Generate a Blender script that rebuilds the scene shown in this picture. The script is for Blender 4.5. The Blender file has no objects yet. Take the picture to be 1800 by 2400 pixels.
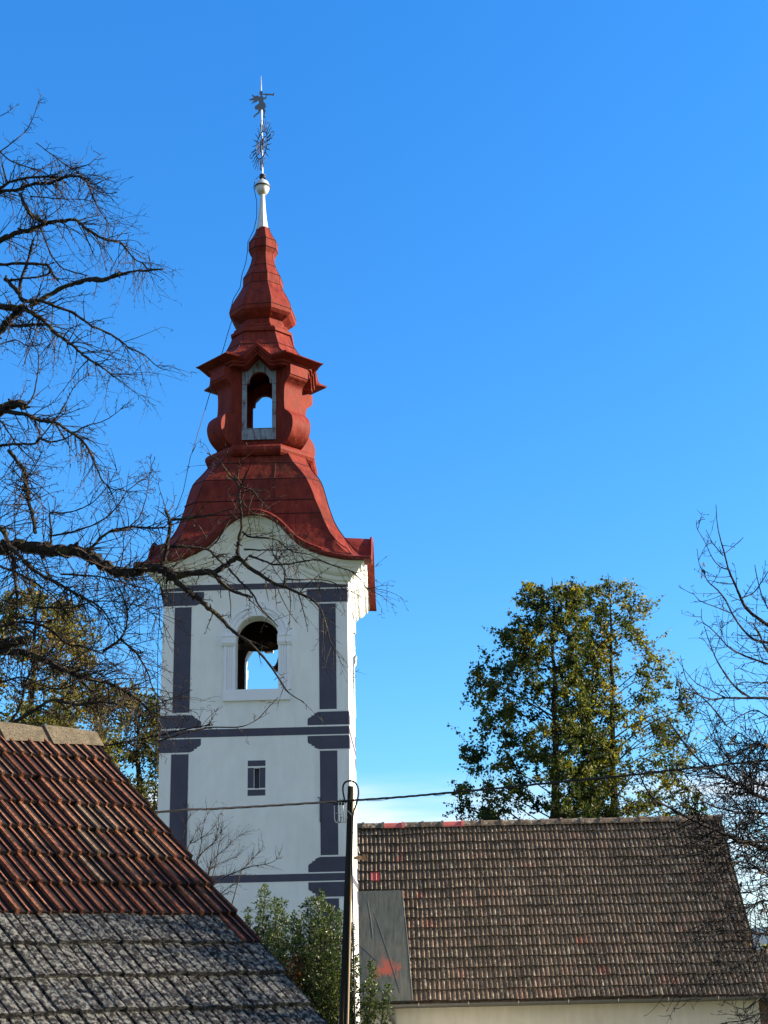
import bpy, math, random
from math import sin, cos, tan, pi, radians, sqrt, atan2, floor
from mathutils import Vector, Matrix
from mathutils.geometry import tessellate_polygon

# ------------------------------------------------------------------ camera
F = 3330.0; TH = radians(18.3); RO = 0.023; CZ = 6.0      # focal (px of 1800x2400), pitch, roll, eye height
sc = bpy.context.scene
COL = sc.collection
cam = bpy.data.cameras.new('camera'); cam_o = bpy.data.objects.new('camera', cam); COL.objects.link(cam_o)
cam.sensor_fit = 'VERTICAL'; cam.sensor_height = 24.0; cam.sensor_width = 18.0
cam.lens = 24.0 * F / 2400.0
cam.clip_end = 6000.0; cam.clip_start = 0.1
cam_o.matrix_world = (Matrix.Translation((0, 0, CZ)) @ Matrix.Rotation(pi/2 + TH, 4, 'X') @ Matrix.Rotation(-RO, 4, 'Z'))
sc.camera = cam_o

def unp(px, py, Y):
    """world point seen at photo pixel (px,py) at forward distance Y"""
    ar = px-900.0; br = 1200.0-py
    a = (ar*cos(RO)+br*sin(RO))/F; b = (-ar*sin(RO)+br*cos(RO))/F
    r = Vector((a, cos(TH)-b*sin(TH), sin(TH)+b*cos(TH)))
    return r*(Y/r.y) + Vector((0, 0, CZ))
def depth(P): return P.y*cos(TH)+(P.z-CZ)*sin(TH)

# ------------------------------------------------------------------ world, sun
SUN_EL = radians(19.0); SUN_AZ = radians(85.0)            # azimuth clockwise from +Y (forward) towards +X (right)
w = bpy.data.worlds.new('World'); sc.world = w; w.use_nodes = True
nt = w.node_tree; N = nt.nodes; Lk = nt.links
for n in list(N): N.remove(n)
out = N.new('ShaderNodeOutputWorld'); bg = N.new('ShaderNodeBackground')
sky = N.new('ShaderNodeTexSky'); sky.sky_type = 'NISHITA'; sky.sun_disc = False
sky.sun_elevation = SUN_EL; sky.sun_rotation = SUN_AZ
sky.altitude = 400; sky.air_density = 1.0; sky.dust_density = 0.6; sky.ozone_density = 2.5
hs = N.new('ShaderNodeHueSaturation'); hs.inputs['Saturation'].default_value = 1.20; hs.inputs['Value'].default_value = 1.0
mul = N.new('ShaderNodeMix'); mul.data_type = 'RGBA'; mul.blend_type = 'MULTIPLY'; mul.inputs[0].default_value = 1.0
mul.inputs[7].default_value = (.76, 1.82, 2.45, 1)
# clouds: thin low banks near the horizon
tc = N.new('ShaderNodeTexCoord'); sep = N.new('ShaderNodeSeparateXYZ')
mp = N.new('ShaderNodeMapping'); mp.inputs['Scale'].default_value = (3.2, 3.2, 22.0); mp.inputs['Location'].default_value = (1.7, 0.4, 0.35)
noi = N.new('ShaderNodeTexNoise'); noi.inputs['Scale'].default_value = 1.6; noi.inputs['Detail'].default_value = 5; noi.inputs['Roughness'].default_value = 0.5
mr = N.new('ShaderNodeMapRange'); mr.inputs['From Min'].default_value = 0.33; mr.inputs['From Max'].default_value = 0.60
mz = N.new('ShaderNodeMapRange'); mz.interpolation_type = 'SMOOTHSTEP'
mz.inputs['From Min'].default_value = 0.140; mz.inputs['From Max'].default_value = 0.116
mm = N.new('ShaderNodeMath'); mm.operation = 'MULTIPLY'
cl = N.new('ShaderNodeMix'); cl.data_type = 'RGBA'
Lk.new(tc.outputs['Generated'], sep.inputs[0]); Lk.new(tc.outputs['Generated'], mp.inputs[0]); Lk.new(mp.outputs[0], noi.inputs['Vector'])
mh = N.new('ShaderNodeMapRange'); mh.inputs['From Min'].default_value = 0.05; mh.inputs['From Max'].default_value = 0.64; mh.inputs['To Min'].default_value = 0.42; mh.inputs['To Max'].default_value = 1.0
Lk.new(sep.outputs['Z'], mh.inputs['Value']); Lk.new(mh.outputs[0], mul.inputs[0])
Lk.new(noi.outputs['Fac'], mr.inputs['Value']); Lk.new(sep.outputs['Z'], mz.inputs['Value'])
Lk.new(mr.outputs[0], mm.inputs[0]); Lk.new(mz.outputs[0], mm.inputs[1])
Lk.new(sky.outputs[0], hs.inputs['Color']); Lk.new(hs.outputs[0], mul.inputs[6])
Lk.new(mm.outputs[0], cl.inputs[0]); Lk.new(mul.outputs[2], cl.inputs[6]); cl.inputs[7].default_value = (6.6, 7.2, 8.0, 1)
# broken cloud bank behind the viewer, unseen, added as neutral fill for shaded fronts
n2_ = N.new('ShaderNodeTexNoise'); n2_.inputs['Scale'].default_value = 2.6; n2_.inputs['Detail'].default_value = 6
m2_ = N.new('ShaderNodeMapRange'); m2_.inputs['From Min'].default_value = 0.36; m2_.inputs['From Max'].default_value = 0.52
y2_ = N.new('ShaderNodeMapRange'); y2_.interpolation_type = 'SMOOTHSTEP'; y2_.inputs['From Min'].default_value = 0.05; y2_.inputs['From Max'].default_value = -0.45
mm2 = N.new('ShaderNodeMath'); mm2.operation = 'MULTIPLY'; cl2 = N.new('ShaderNodeMix'); cl2.data_type = 'RGBA'
Lk.new(tc.outputs['Generated'], n2_.inputs['Vector']); Lk.new(n2_.outputs['Fac'], m2_.inputs['Value']); Lk.new(sep.outputs['Y'], y2_.inputs['Value'])
Lk.new(m2_.outputs[0], mm2.inputs[0]); Lk.new(y2_.outputs[0], mm2.inputs[1]); Lk.new(mm2.outputs[0], cl2.inputs[0])
Lk.new(cl.outputs[2], cl2.inputs[6]); cl2.inputs[7].default_value = (3.0, 3.5, 4.2, 1)
Lk.new(cl2.outputs[2], bg.inputs['Color']); Lk.new(bg.outputs[0], out.inputs[0])
bg.inputs['Strength'].default_value = 0.050

sun = bpy.data.lights.new('sun', 'SUN'); sun.energy = 5.0; sun.angle = radians(0.5); sun.color = (1.0, 0.83, 0.61)
sun_o = bpy.data.objects.new('sun', sun); COL.objects.link(sun_o)
sd = Vector((sin(SUN_AZ)*cos(SUN_EL), cos(SUN_AZ)*cos(SUN_EL), sin(SUN_EL)))
sun_o.rotation_euler = (-sd).to_track_quat('-Z', 'Y').to_euler()
sc.view_settings.view_transform = 'Standard'; sc.view_settings.look = 'None'; sc.view_settings.gamma = 1.0
sc.view_settings.exposure = 1.69

# ------------------------------------------------------------------ materials
def mat(name, base, rough=0.8, metal=0.0, spec=0.3, build=None):
    m = bpy.data.materials.new(name); m.use_nodes = True
    b = m.node_tree.nodes['Principled BSDF']
    b.inputs['Base Color'].default_value = (*base, 1); b.inputs['Roughness'].default_value = rough
    b.inputs['Metallic'].default_value = metal; b.inputs['Specular IOR Level'].default_value = spec
    if build: build(m.node_tree, b)
    return m
def nd(t, typ, **kw):
    n = t.nodes.new(typ)
    for k, v in kw.items(): setattr(n, k, v)
    return n
def noise(t, scale, detail=4, rough=0.55, stretch=None, coord='Object', w=0.0):
    c = nd(t, 'ShaderNodeTexCoord'); m_ = nd(t, 'ShaderNodeMapping'); n = nd(t, 'ShaderNodeTexNoise')
    t.links.new(c.outputs[coord], m_.inputs[0]); t.links.new(m_.outputs[0], n.inputs['Vector'])
    if stretch: m_.inputs['Scale'].default_value = stretch
    m_.inputs['Location'].default_value = (w, w*1.3, w*.7)
    n.inputs['Scale'].default_value = scale; n.inputs['Detail'].default_value = detail; n.inputs['Roughness'].default_value = rough
    return n.outputs['Fac']
def ramp(t, fac, stops):
    r = nd(t, 'ShaderNodeValToRGB'); el = r.color_ramp.elements
    while len(el) > 1: el.remove(el[-1])
    el[0].position = stops[0][0]; el[0].color = (*stops[0][1], 1)
    for p_, c_ in stops[1:]: el.new(p_).color = (*c_, 1)
    t.links.new(fac, r.inputs[0]); return r.outputs[0]
def mix(t, fac, a, b, blend='MIX'):
    n = nd(t, 'ShaderNodeMix', data_type='RGBA', blend_type=blend)
    if isinstance(fac, (int, float)): n.inputs[0].default_value = fac
    else: t.links.new(fac, n.inputs[0])
    for i, v in ((6, a), (7, b)):
        if isinstance(v, tuple): n.inputs[i].default_value = (*v, 1)
        else: t.links.new(v, n.inputs[i])
    return n.outputs[2]
def attr(t, name='tone'):
    n = nd(t, 'ShaderNodeAttribute'); n.attribute_name = name; return n.outputs['Fac']
def bump(t, b, h, s=0.3, d=0.01):
    n = nd(t, 'ShaderNodeBump'); n.inputs['Strength'].default_value = s; n.inputs['Distance'].default_value = d
    t.links.new(h, n.inputs['Height']); t.links.new(n.outputs[0], b.inputs['Normal'])
def math_(t, op, a, b=None):
    n = nd(t, 'ShaderNodeMath', operation=op)
    for i, v in ((0, a), (1, b)):
        if v is None: continue
        if isinstance(v, (int, float)): n.inputs[i].default_value = v
        else: t.links.new(v, n.inputs[i])
    return n.outputs[0]

def plaster(base, var=0.06):
    def f(t, b):
        a = noise(t, 1.1, 5, .6); c = noise(t, 6.0, 4, .6, (1, 1, .25), w=3)
        lo = tuple(x*(1-var*1.6) for x in base); hi = tuple(min(1, x*(1+var)) for x in base)
        c1 = ramp(t, a, [(.3, lo), (.7, hi)])
        c2 = mix(t, 0.35, c1, ramp(t, c, [(.35, lo), (.65, hi)]))
        t.links.new(c2, b.inputs['Base Color']); 
        st = noise(t, 2.6, 6, .7, (1.5, 1.5, .12), w=17)
        c3 = mix(t, ramp(t, st, [(.56, (0, 0, 0)), (.80, (.45, .45, .45))]), c2, tuple(x*.72 for x in base)); t.links.new(c3, b.inputs['Base Color'])
        bump(t, b, noise(t, 30, 4), .35, .008)
    return f
M = {}
M['plaster'] = mat('tower_plaster', (.70, .70, .66), .85, build=plaster((.82, .84, .83)))
M['plaster2'] = mat('nave_plaster', (.62, .55, .42), .9, build=plaster((.66, .60, .50), .1))
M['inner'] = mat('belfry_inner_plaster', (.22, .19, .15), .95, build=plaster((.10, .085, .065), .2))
M['trim'] = mat('grey_wall_paint', (.085, .087, .125), .8, build=plaster((.074, .075, .112), .12))
M['line'] = mat('white_line_paint', (.78, .78, .76), .8, build=plaster((.80, .80, .78), .03))
M['surround'] = mat('window_surround_plaster', (.74, .76, .83), .75, build=plaster((.80, .83, .88), .03))
def red_build(t, b):
    n1 = noise(t, .9, 5, .6); n2 = noise(t, 7, 5, .65, (1, 1, .3), w=5); n3 = noise(t, 26, 3, .6, (1, 1, .22), w=9)
    c = ramp(t, n1, [(.3, (.125, .0165, .013)), (.7, (.20, .032, .022))])
    c = mix(t, .5, c, ramp(t, n2, [(.35, (.08, .009, .0085)), (.68, (.25, .050, .032))]))
    c = mix(t, math_(t, 'MULTIPLY', ramp(t, n3, [(.70, (0, 0, 0)), (.76, (1, 1, 1))]), ramp(t, n2, [(.5, (0, 0, 0)), (.62, (1, 1, 1))])), c, (.42, .28, .24))
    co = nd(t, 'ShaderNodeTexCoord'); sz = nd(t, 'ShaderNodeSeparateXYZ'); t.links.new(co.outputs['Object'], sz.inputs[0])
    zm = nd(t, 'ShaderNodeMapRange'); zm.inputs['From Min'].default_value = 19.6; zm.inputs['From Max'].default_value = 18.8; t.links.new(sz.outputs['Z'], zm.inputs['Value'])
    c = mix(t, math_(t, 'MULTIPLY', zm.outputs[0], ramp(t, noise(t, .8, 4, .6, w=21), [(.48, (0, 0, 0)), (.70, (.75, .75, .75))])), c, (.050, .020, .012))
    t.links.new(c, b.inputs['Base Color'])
    t.links.new(ramp(t, n2, [(.3, (.55, .55, .55)), (.7, (.75, .75, .75))]), b.inputs['Roughness'])
    bump(t, b, noise(t, 3.2, 4, .55), .5, .05)
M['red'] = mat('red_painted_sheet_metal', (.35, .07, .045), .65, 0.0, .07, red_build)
M['seam'] = mat('sheet_seam_shadow_paint', (.035, .007, .007), .7)
def silver_build(t, b):
    n1 = noise(t, 9, 4, .6, (1, 1, .3)); t.links.new(ramp(t, n1, [(.3, (.42, .43, .43)), (.7, (.66, .67, .66))]), b.inputs['Base Color'])
M['silver'] = mat('weathered_zinc', (.55, .56, .56), .5, .35, .5, silver_build)
def frame_build(t, b):
    n1 = noise(t, 7, 5, .7, (1.6, 1.6, .35)); c = ramp(t, n1, [(.42, (.24, .31, .38)), (.54, (.19, .24, .30)), (.60, (.12, .07, .08)), (.75, (.22, .17, .18))])
    t.links.new(c, b.inputs['Base Color'])
M['frame'] = mat('peeling_grey_paint', (.4, .43, .45), .7, 0, .3, frame_build)
M['vane'] = mat('grey_vane_sheet', (.13, .15, .19), .6, .2)
M['iron'] = mat('dark_wrought_iron', (.035, .04, .055), .55, .5)
M['wire'] = mat('black_cable_rubber', (.012, .012, .014), .55)
M['bronze'] = mat('dark_bell_bronze', (.045, .032, .022), .45, .6)
M['white_wire'] = mat('pale_jumper_wire', (.55, .54, .47), .5)
def wood_build(dark, lite):
    def f(t, b):
        n1 = noise(t, 14, 5, .65, (1, 1, .05)); t.links.new(ramp(t, n1, [(.35, dark), (.65, lite)]), b.inputs['Base Color'])
        bump(t, b, n1, .8, .03)
    return f
M['pole'] = mat('tarred_pole_wood', (.03, .025, .02), .9, build=wood_build((.005, .0045, .004), (.026, .020, .015)))
M['wood'] = mat('old_timber', (.09, .06, .04), .9, build=wood_build((.04, .026, .017), (.14, .09, .055)))
def bark_build(dark, mid, lich):
    def f(t, b):
        n1 = noise(t, 16, 5, .7); n2 = noise(t, 5, 4, .6, w=4)
        c = ramp(t, n1, [(.3, dark), (.7, mid)])
        c = mix(t, ramp(t, n2, [(.52, (0, 0, 0)), (.66, (.8, .8, .8))]), c, lich)
        t.links.new(c, b.inputs['Base Color']); bump(t, b, n1, 1.0, .05)
    return f
M['bark'] = mat('mossy_dark_bark', (.04, .03, .02), .95, build=bark_build((.010, .008, .007), (.040, .031, .025), (.085, .080, .030)))
M['twig'] = mat('grey_brown_twig_bark', (.06, .04, .03), .9, build=bark_build((.014, .010, .008), (.045, .031, .024), (.085, .07, .05)))
M['bark2'] = mat('dark_fruit_tree_bark', (.03, .025, .025), .9, build=bark_build((.006, .005, .006), (.018, .014, .014), (.028, .024, .02)))
M['bark3'] = mat('lime_tree_bark', (.06, .05, .035), .95, build=bark_build((.014, .011, .008), (.045, .034, .022), (.06, .052, .022)))

def leaf_mat(name, stops, gloss=.25, trans=.45, rough=.5):
    m = bpy.data.materials.new(name); m.use_nodes = True; t = m.node_tree
    b = t.nodes['Principled BSDF']; b.inputs['Roughness'].default_value = rough; b.inputs['Specular IOR Level'].default_value = gloss
    c = ramp(t, attr(t), stops); t.links.new(c, b.inputs['Base Color'])
    tr = nd(t, 'ShaderNodeBsdfTranslucent'); t.links.new(mix(t, 1.0, c, (1.6, 1.5, .8), 'MULTIPLY'), tr.inputs['Color'])
    mx = nd(t, 'ShaderNodeMixShader'); mx.inputs[0].default_value = trans
    t.links.new(b.outputs[0], mx.inputs[1]); t.links.new(tr.outputs[0], mx.inputs[2])
    t.links.new(mx.outputs[0], t.nodes['Material Output'].inputs[0]); return m
M['leaf_lime'] = leaf_mat('lime_tree_leaves', [(0, (.014, .026, .008)), (.3, (.036, .056, .013)), (.55, (.095, .11, .020)), (.78, (.21, .20, .032)), (.94, (.25, .19, .035)), (1, (.20, .11, .03))])
M['leaf_rust'] = leaf_mat('yellow_brown_autumn_leaves', [(0, (.025, .038, .012)), (.35, (.080, .088, .020)), (.6, (.17, .15, .032)), (.85, (.20, .15, .038)), (1, (.17, .09, .03))])
M['leaf_holly'] = leaf_mat('glossy_evergreen_leaves', [(0, (.010, .022, .007)), (.45, (.030, .058, .013)), (.8, (.105, .15, .03)), (1, (.20, .23, .07))], .4, .3, .42)
M['leaf_red'] = leaf_mat('red_autumn_leaves', [(0, (.12, .03, .015)), (1, (.40, .10, .035))])
M['leaf_dry'] = leaf_mat('withered_leaves', [(0, (.03, .02, .015)), (1, (.10, .06, .035))])

def tile_mat(name, cols, dirt, lichen, dirt_rng=(.42, .6), lich_rng=(.62, .7), sc1=5.0, sc2=38.0, special=None, bmp=.5, chan=.8, spk=(.50, .62), pan_soot_shade=None):
    def f(t, b):
        tn = attr(t); c = ramp(t, tn, cols)
        n1 = noise(t, sc1, 6, .68); n2 = noise(t, sc2, 4, .7, w=7); n3 = noise(t, sc2*.45, 5, .7, w=13)
        c = mix(t, ramp(t, n1, [(dirt_rng[0], (0, 0, 0)), (dirt_rng[1], (1, 1, 1))]), c, dirt)
        c = mix(t, math_(t, 'MULTIPLY', ramp(t, n2, [(spk[0], (0, 0, 0)), (spk[1], (1, 1, 1))]), .75), c, tuple(x*.25 for x in dirt))
        c = mix(t, ramp(t, n3, [(lich_rng[0], (0, 0, 0)), (lich_rng[1], (.9, .9, .9))]), c, lichen)
        ch = ramp(t, attr(t, 'new'), [(.2, (0, 0, 0)), (.4, (1, 1, 1)), (.6, (1, 1, 1)), (.8, (0, 0, 0))])
        c = mix(t, math_(t, 'MULTIPLY', ch, chan), c, pan_soot_shade or tuple(x*.30 for x in dirt))  # soot and rib shade together, painted dark into the tile channels and lips
        if special: c = mix(t, ramp(t, attr(t, 'new'), [(.7, (0, 0, 0)), (.9, (1, 1, 1))]), c, special)
        t.links.new(c, b.inputs['Base Color']); bump(t, b, n2, bmp, .008)
    return f
M['clay'] = mat('old_red_clay_tiles', (.3, .09, .05), .9, build=tile_mat('c', [(0, (.15, .045, .026)), (.3, (.24, .080, .044)), (.55, (.32, .125, .068)), (.8, (.34, .17, .10)), (1, (.27, .20, .13))], (.085, .040, .026), (.36, .36, .27), (.46, .70), (.68, .73), chan=1.0, pan_soot_shade=(.0085, .0030, .0030)))
M['slate'] = mat('grey_lichened_concrete_tiles', (.1, .1, .11), .95, build=tile_mat('s', [(0, (.015, .015, .019)), (.5, (.026, .026, .031)), (.93, (.042, .040, .043)), (1, (.07, .035, .025))], (.006, .006, .008), (.155, .16, .15), (.40, .58), (.47, .60), 6.0, 55.0, None, 1.0, .45, (.44, .54), pan_soot_shade=(.012, .012, .014)))
M['ridge_grey'] = mat('grey_concrete_ridge_tiles', (.3, .28, .24), .95, build=tile_mat('r', [(0, (.125, .105, .072)), (1, (.165, .135, .095))], (.065, .055, .035), (.25, .22, .17), (.45, .7), (.6, .7), 9, 60))
M['navetile'] = mat('brown_weathered_tiles', (.18, .13, .1), .92, build=tile_mat('n', [(0, (.15, .108, .075)), (.4, (.215, .155, .106)), (.75, (.26, .178, .12)), (.93, (.32, .18, .125)), (1, (.30, .12, .08))], (.115, .092, .062), (.38, .33, .24), (.42, .66), (.54, .64), 2.6, 13.0, (.46, .115, .10), .8, .72, (.50, .60), pan_soot_shade=(.045, .034, .025)))
M['slat'] = mat('pale_weathered_slat', (.34, .26, .18), .85)
M['soffit'] = mat('brown_eave_boards', (.12, .085, .06), .9, build=wood_build((.07, .05, .035), (.17, .12, .08)))  # plain brown timber with grain
M['gutter'] = mat('grey_brown_gutter', (.16, .15, .14), .45, .3, .5)
def patch_build(t, b):
    n1 = noise(t, 5, 5, .6, (3, .35, .35)); c = ramp(t, n1, [(.3, (.045, .054, .045)), (.7, (.12, .13, .105))])
    co = nd(t, 'ShaderNodeTexCoord'); s = nd(t, 'ShaderNodeSeparateXYZ'); t.links.new(co.outputs['Object'], s.inputs[0])
    # a rusty bloom with a shape of its own, low on the sheet
    n2 = noise(t, 3.5, 6, .75, (1.6, .6, .6), w=2)
    dx = math_(t, 'MULTIPLY', math_(t, 'SUBTRACT', s.outputs['X'], RUST[0]), 1.35); dz = math_(t, 'MULTIPLY', math_(t, 'SUBTRACT', s.outputs['Z'], RUST[1]), 2.0)
    dd = math_(t, 'SQRT', math_(t, 'ADD', math_(t, 'MULTIPLY', dx, dx), math_(t, 'MULTIPLY', dz, dz)))
    v = math_(t, 'ADD', math_(t, 'SUBTRACT', 1.0, dd), math_(t, 'MULTIPLY', math_(t, 'SUBTRACT', n2, .5), 2.4))
    c = mix(t, ramp(t, v, [(.42, (0, 0, 0)), (.75, (.9, .9, .9))]), c, (.42, .085, .05))
    c = mix(t, ramp(t, noise(t, 1.4, 4, .6, w=8), [(.5, (0, 0, 0)), (.8, (.7, .7, .7))]), c, (.17, .14, .10))
    t.links.new(c, b.inputs['Base Color'])
RUST = (-.2-3.5, 6.35)
M['patch'] = mat('stained_green_grey_sheet', (.1, .11, .1), .6, .2, .4, patch_build)
M['brick'] = mat('old_brick', (.3, .16, .11), .9, build=tile_mat('b', [(0, (.25, .12, .08)), (1, (.36, .2, .14))], (.14, .10, .08), (.42, .38, .32)))
M['grass'] = mat('meadow_grass', (.05, .08, .02), .95, build=lambda t, b: (t.links.new(ramp(t, noise(t, .35, 6, .65), [(.3, (.035, .055, .016)), (.7, (.085, .10, .030))]), b.inputs['Base Color'])))
M['hill'] = mat('forested_hills_haze_tint', (.04, .06, .05), 1, build=lambda t, b: (t.links.new(ramp(t, noise(t, .02, 8, .7), [(.35, (.055, .10, .13)), (.65, (.085, .14, .16))]), b.inputs['Base Color'])))  # blue haze of distance painted into the forest colour
M['glass_blue'] = mat('slit_window_shutter', (.03, .035, .06), .4)

# ------------------------------------------------------------------ mesh helpers
class MB:
    def __init__(s): s.v = []; s.f = []; s.m = []; s.t = []; s.n = []
    def face(s, idx, m=0, tone=0.5, new=0.0): s.f.append(idx); s.m.append(m); s.t.append(tone); s.n.append(new)
    def add(s, vs, fs, m=0, tone=0.5, new=0.0):
        o = len(s.v); s.v.extend([tuple(q) for q in vs])
        for f in fs: s.face([o+i for i in f], m, tone, new)
    def grid(s, rows, closed=False, m=0, tone=.5, flip=False):
        o = len(s.v); n = len(rows[0])
        for r in rows: s.v.extend([tuple(q) for q in r])
        for i in range(len(rows)-1):
            for j in range(n if closed else n-1):
                a = o+i*n+j; b = o+i*n+(j+1) % n; c = b+n; d = a+n
                s.face([a, d, c, b] if flip else [a, b, c, d], m, tone)
    def box(s, x0, x1, y0, y1, z0, z1, m=0, tone=.5):
        s.add([(x0,y0,z0),(x1,y0,z0),(x1,y1,z0),(x0,y1,z0),(x0,y0,z1),(x1,y0,z1),(x1,y1,z1),(x0,y1,z1)],
              [(0,3,2,1),(4,5,6,7),(0,1,5,4),(1,2,6,5),(2,3,7,6),(3,0,4,7)], m, tone)
    def tube(s, pts, rad, n=6, m=0, tone=.5, cap=True):
        pts = [Vector(p) for p in pts]; k = len(pts)
        if k < 2: return
        if not hasattr(rad, '__len__'): rad = [rad]*k
        t0 = (pts[1]-pts[0]).normalized()
        up = Vector((0, 0, 1)) if abs(t0.z) < .9 else Vector((1, 0, 0))
        u = t0.cross(up).normalized(); o = len(s.v)
        for i, p in enumerate(pts):
            t_ = (pts[min(i+1, k-1)]-pts[max(i-1, 0)])
            if t_.length < 1e-9: t_ = t0
            t_.normalize(); u = (u-t_*u.dot(t_))
            u = u.normalized() if u.length > 1e-6 else t_.orthogonal().normalized()
            v_ = t_.cross(u)
            for j in range(n):
                a = 2*pi*j/n; q = p+(u*cos(a)+v_*sin(a))*rad[i]; s.v.append((q.x, q.y, q.z))
        for i in range(k-1):
            for j in range(n):
                a = o+i*n+j; b = o+i*n+(j+1) % n; s.face([a, b, b+n, a+n], m, tone)
        if cap:
            s.face([o+j for j in range(n)][::-1], m, tone); s.face([o+(k-1)*n+j for j in range(n)], m, tone)
    def lathe(s, prof, n=24, c=(0, 0), m=0, tone=.5):
        rows = [[(c[0]+r*cos(2*pi*j/n), c[1]+r*sin(2*pi*j/n), z) for j in range(n)] for r, z in prof]
        s.grid(rows, True, m, tone)
    def sphere(s, c, r, n=10, sz=1.0):
        rows = [[(c[0]+r*sin(pi*i/n)*cos(2*pi*j/n), c[1]+r*sin(pi*i/n)*sin(2*pi*j/n), c[2]-r*sz*cos(pi*i/n)) for j in range(n)] for i in range(n+1)]
        s.grid(rows, True)
    def slab(s, outline, holes, P0, P1, m=0, mr_=None, tone=.5, back=True):
        """flat polygon with holes given in 2-D; P0/P1 map (u,z) to the front / back surface"""
        loops = [outline]+list(holes); flat = [q for l in loops for q in l]
        tris = tessellate_polygon([[Vector((a, b, 0)) for a, b in l] for l in loops])
        nf = len(flat); o = len(s.v)
        s.v.extend([tuple(P0(*q)) for q in flat]); s.v.extend([tuple(P1(*q)) for q in flat])
        for t_ in tris:
            a, b, c = t_
            ar = (flat[b][0]-flat[a][0])*(flat[c][1]-flat[a][1])-(flat[b][1]-flat[a][1])*(flat[c][0]-flat[a][0])
            if ar < 0: b, c = c, b
            s.face([o+a, o+b, o+c], m, tone)
            if back: s.face([o+nf+a, o+nf+c, o+nf+b], m if mr_ is None else mr_, tone)
        q = 0
        for l in loops:
            for i in range(len(l)):
                a = q+i; b = q+(i+1) % len(l); s.face([o+a, o+nf+a, o+nf+b, o+b], m, tone)
            q += len(l)
    def build(s, name, mats, parent=None, smooth=False, tone=False, org=None):
        if org is not None: s.v = [(a-org[0], b-org[1], c-org[2]) for a, b, c in s.v]
        me = bpy.data.meshes.new(name); me.from_pydata(s.v, [], s.f)
        if not isinstance(mats, (list, tuple)): mats = [mats]
        for m in mats: me.materials.append(m)
        me.polygons.foreach_set('material_index', s.m)
        if tone:
            a = me.attributes.new('tone', 'FLOAT', 'FACE'); a.data.foreach_set('value', s.t)
            a = me.attributes.new('new', 'FLOAT', 'FACE'); a.data.foreach_set('value', s.n)
        me.polygons.foreach_set('use_smooth', [smooth]*len(s.f)); me.update()
        o = bpy.data.objects.new(name, me); COL.objects.link(o)
        if parent: o.parent = parent
        return o
def empty(name, loc=(0, 0, 0), rz=0):
    o = bpy.data.objects.new(name, None); COL.objects.link(o); o.location = loc; o.rotation_euler = (0, 0, rz); o.empty_display_size = .3
    return o
def tag(o, label=None, cat=None, group=None, kind=None):
    if label: o['label'] = label
    if cat: o['category'] = cat
    if group: o['group'] = group
    if kind: o['kind'] = kind
    return o
def interp(tab, x):
    if x <= tab[0][0]: return tab[0][1]
    for (a, p), (b, q) in zip(tab, tab[1:]):
        if x <= b: return p+(q-p)*(x-a)/(b-a)
    return tab[-1][1]
def catmull(pts, n=4):
    if len(pts) < 3: return [p.copy() for p in pts]
    P = [pts[0]*2-pts[1]]+list(pts)+[pts[-1]*2-pts[-2]]; r = []
    for i in range(1, len(P)-2):
        a, b, c, d = P[i-1:i+3]
        for k in range(n):
            t = k/n; r.append(.5*((2*b)+(c-a)*t+(2*a-5*b+4*c-d)*t*t+(3*b-3*c+d-a)*t**3))
    r.append(P[-2].copy()); return r

# ------------------------------------------------------------------ ground, hills
def ground_z(x, y):
    t = min(1, max(0, (y-4)/18)); t = t*t*(3-2*t); return 4.4*(1-t)-.0
mb = MB(); xs = [-2500,-800,-300,-120,-60,-40,-25,-15,-8,-4,0,4,8,15,25,40,60,120,300,800,2500]
ys = [-300,-60,-20,-8,-2,2,5,8,11,14,17,20,23,27,32,40,55,80,150,400,1000,3500]
mb.grid([[(x, y, ground_z(x, y)) for x in xs] for y in ys])
tag(mb.build('ground', M['grass'], smooth=True), 'green meadow ground sloping down towards the church', kind='structure')
mb = MB(); rng = random.Random(5)
rows = []
for k, (dy, hz) in enumerate(((-260, -8), (-130, .45), (0, 1.0), (260, .6), (700, -.2))):
    row = []
    for i in range(121):
        a = radians(-60+i); R = 1500+dy
        h = 62+26*sin(i*.23)+14*sin(i*.61+1)+7*sin(i*1.7)
        row.append((R*sin(a), R*cos(a), h*hz if hz > 0 else -6))
    rows.append(row)
mb.grid(rows)
tag(mb.build('hills', M['hill'], smooth=True), 'distant blue forested hills low on the horizon', kind='structure')

# ================================================================== BELL TOWER (local frame: front = -Y)
TX, TY, TPSI = -3.20, 36.27, radians(0.8)
def tloc(P):
    x = P[0]-TX; y = P[1]-TY
    return Vector((x*cos(TPSI)-y*sin(TPSI), x*sin(TPSI)+y*cos(TPSI), P[2]))
W = 2.275; WT = .55
tower = empty('bell_tower', (TX, TY, 0), -TPSI)
tag(tower, 'white plastered church bell tower with grey painted bands and a red onion-shaped metal roof', 'bell tower')
def side(k, u, d, z):
    return [(u, -d, z), (d, u, z), (-u, d, z), (-d, -u, z)][k]
HT = [(0, 17.15), (.2, 17.13), (.4, 17.05), (.6, 16.92), (.78, 16.74), (.95, 16.53), (1.1, 16.38), (1.33, 16.24), (1.77, 16.05), (2.3, 15.93), (2.82, 15.90)]
def hc(u): return interp(HT, abs(u))                        # wavy eave line, u in eave coordinates (half width 2.8)
def hcs(u):
    e = .05; return (hc(u-2*e)+2*hc(u-e)+3*hc(u)+2*hc(u+e)+hc(u+2*e))/9
AR2, ASP2 = .60, 14.22
AU, AR, ASP, AB = .05, .525, 14.09, 12.79                   # bell opening: centre, radius, spring, sill
SL = (0.0, .13, 10.42, 10.90)
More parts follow.
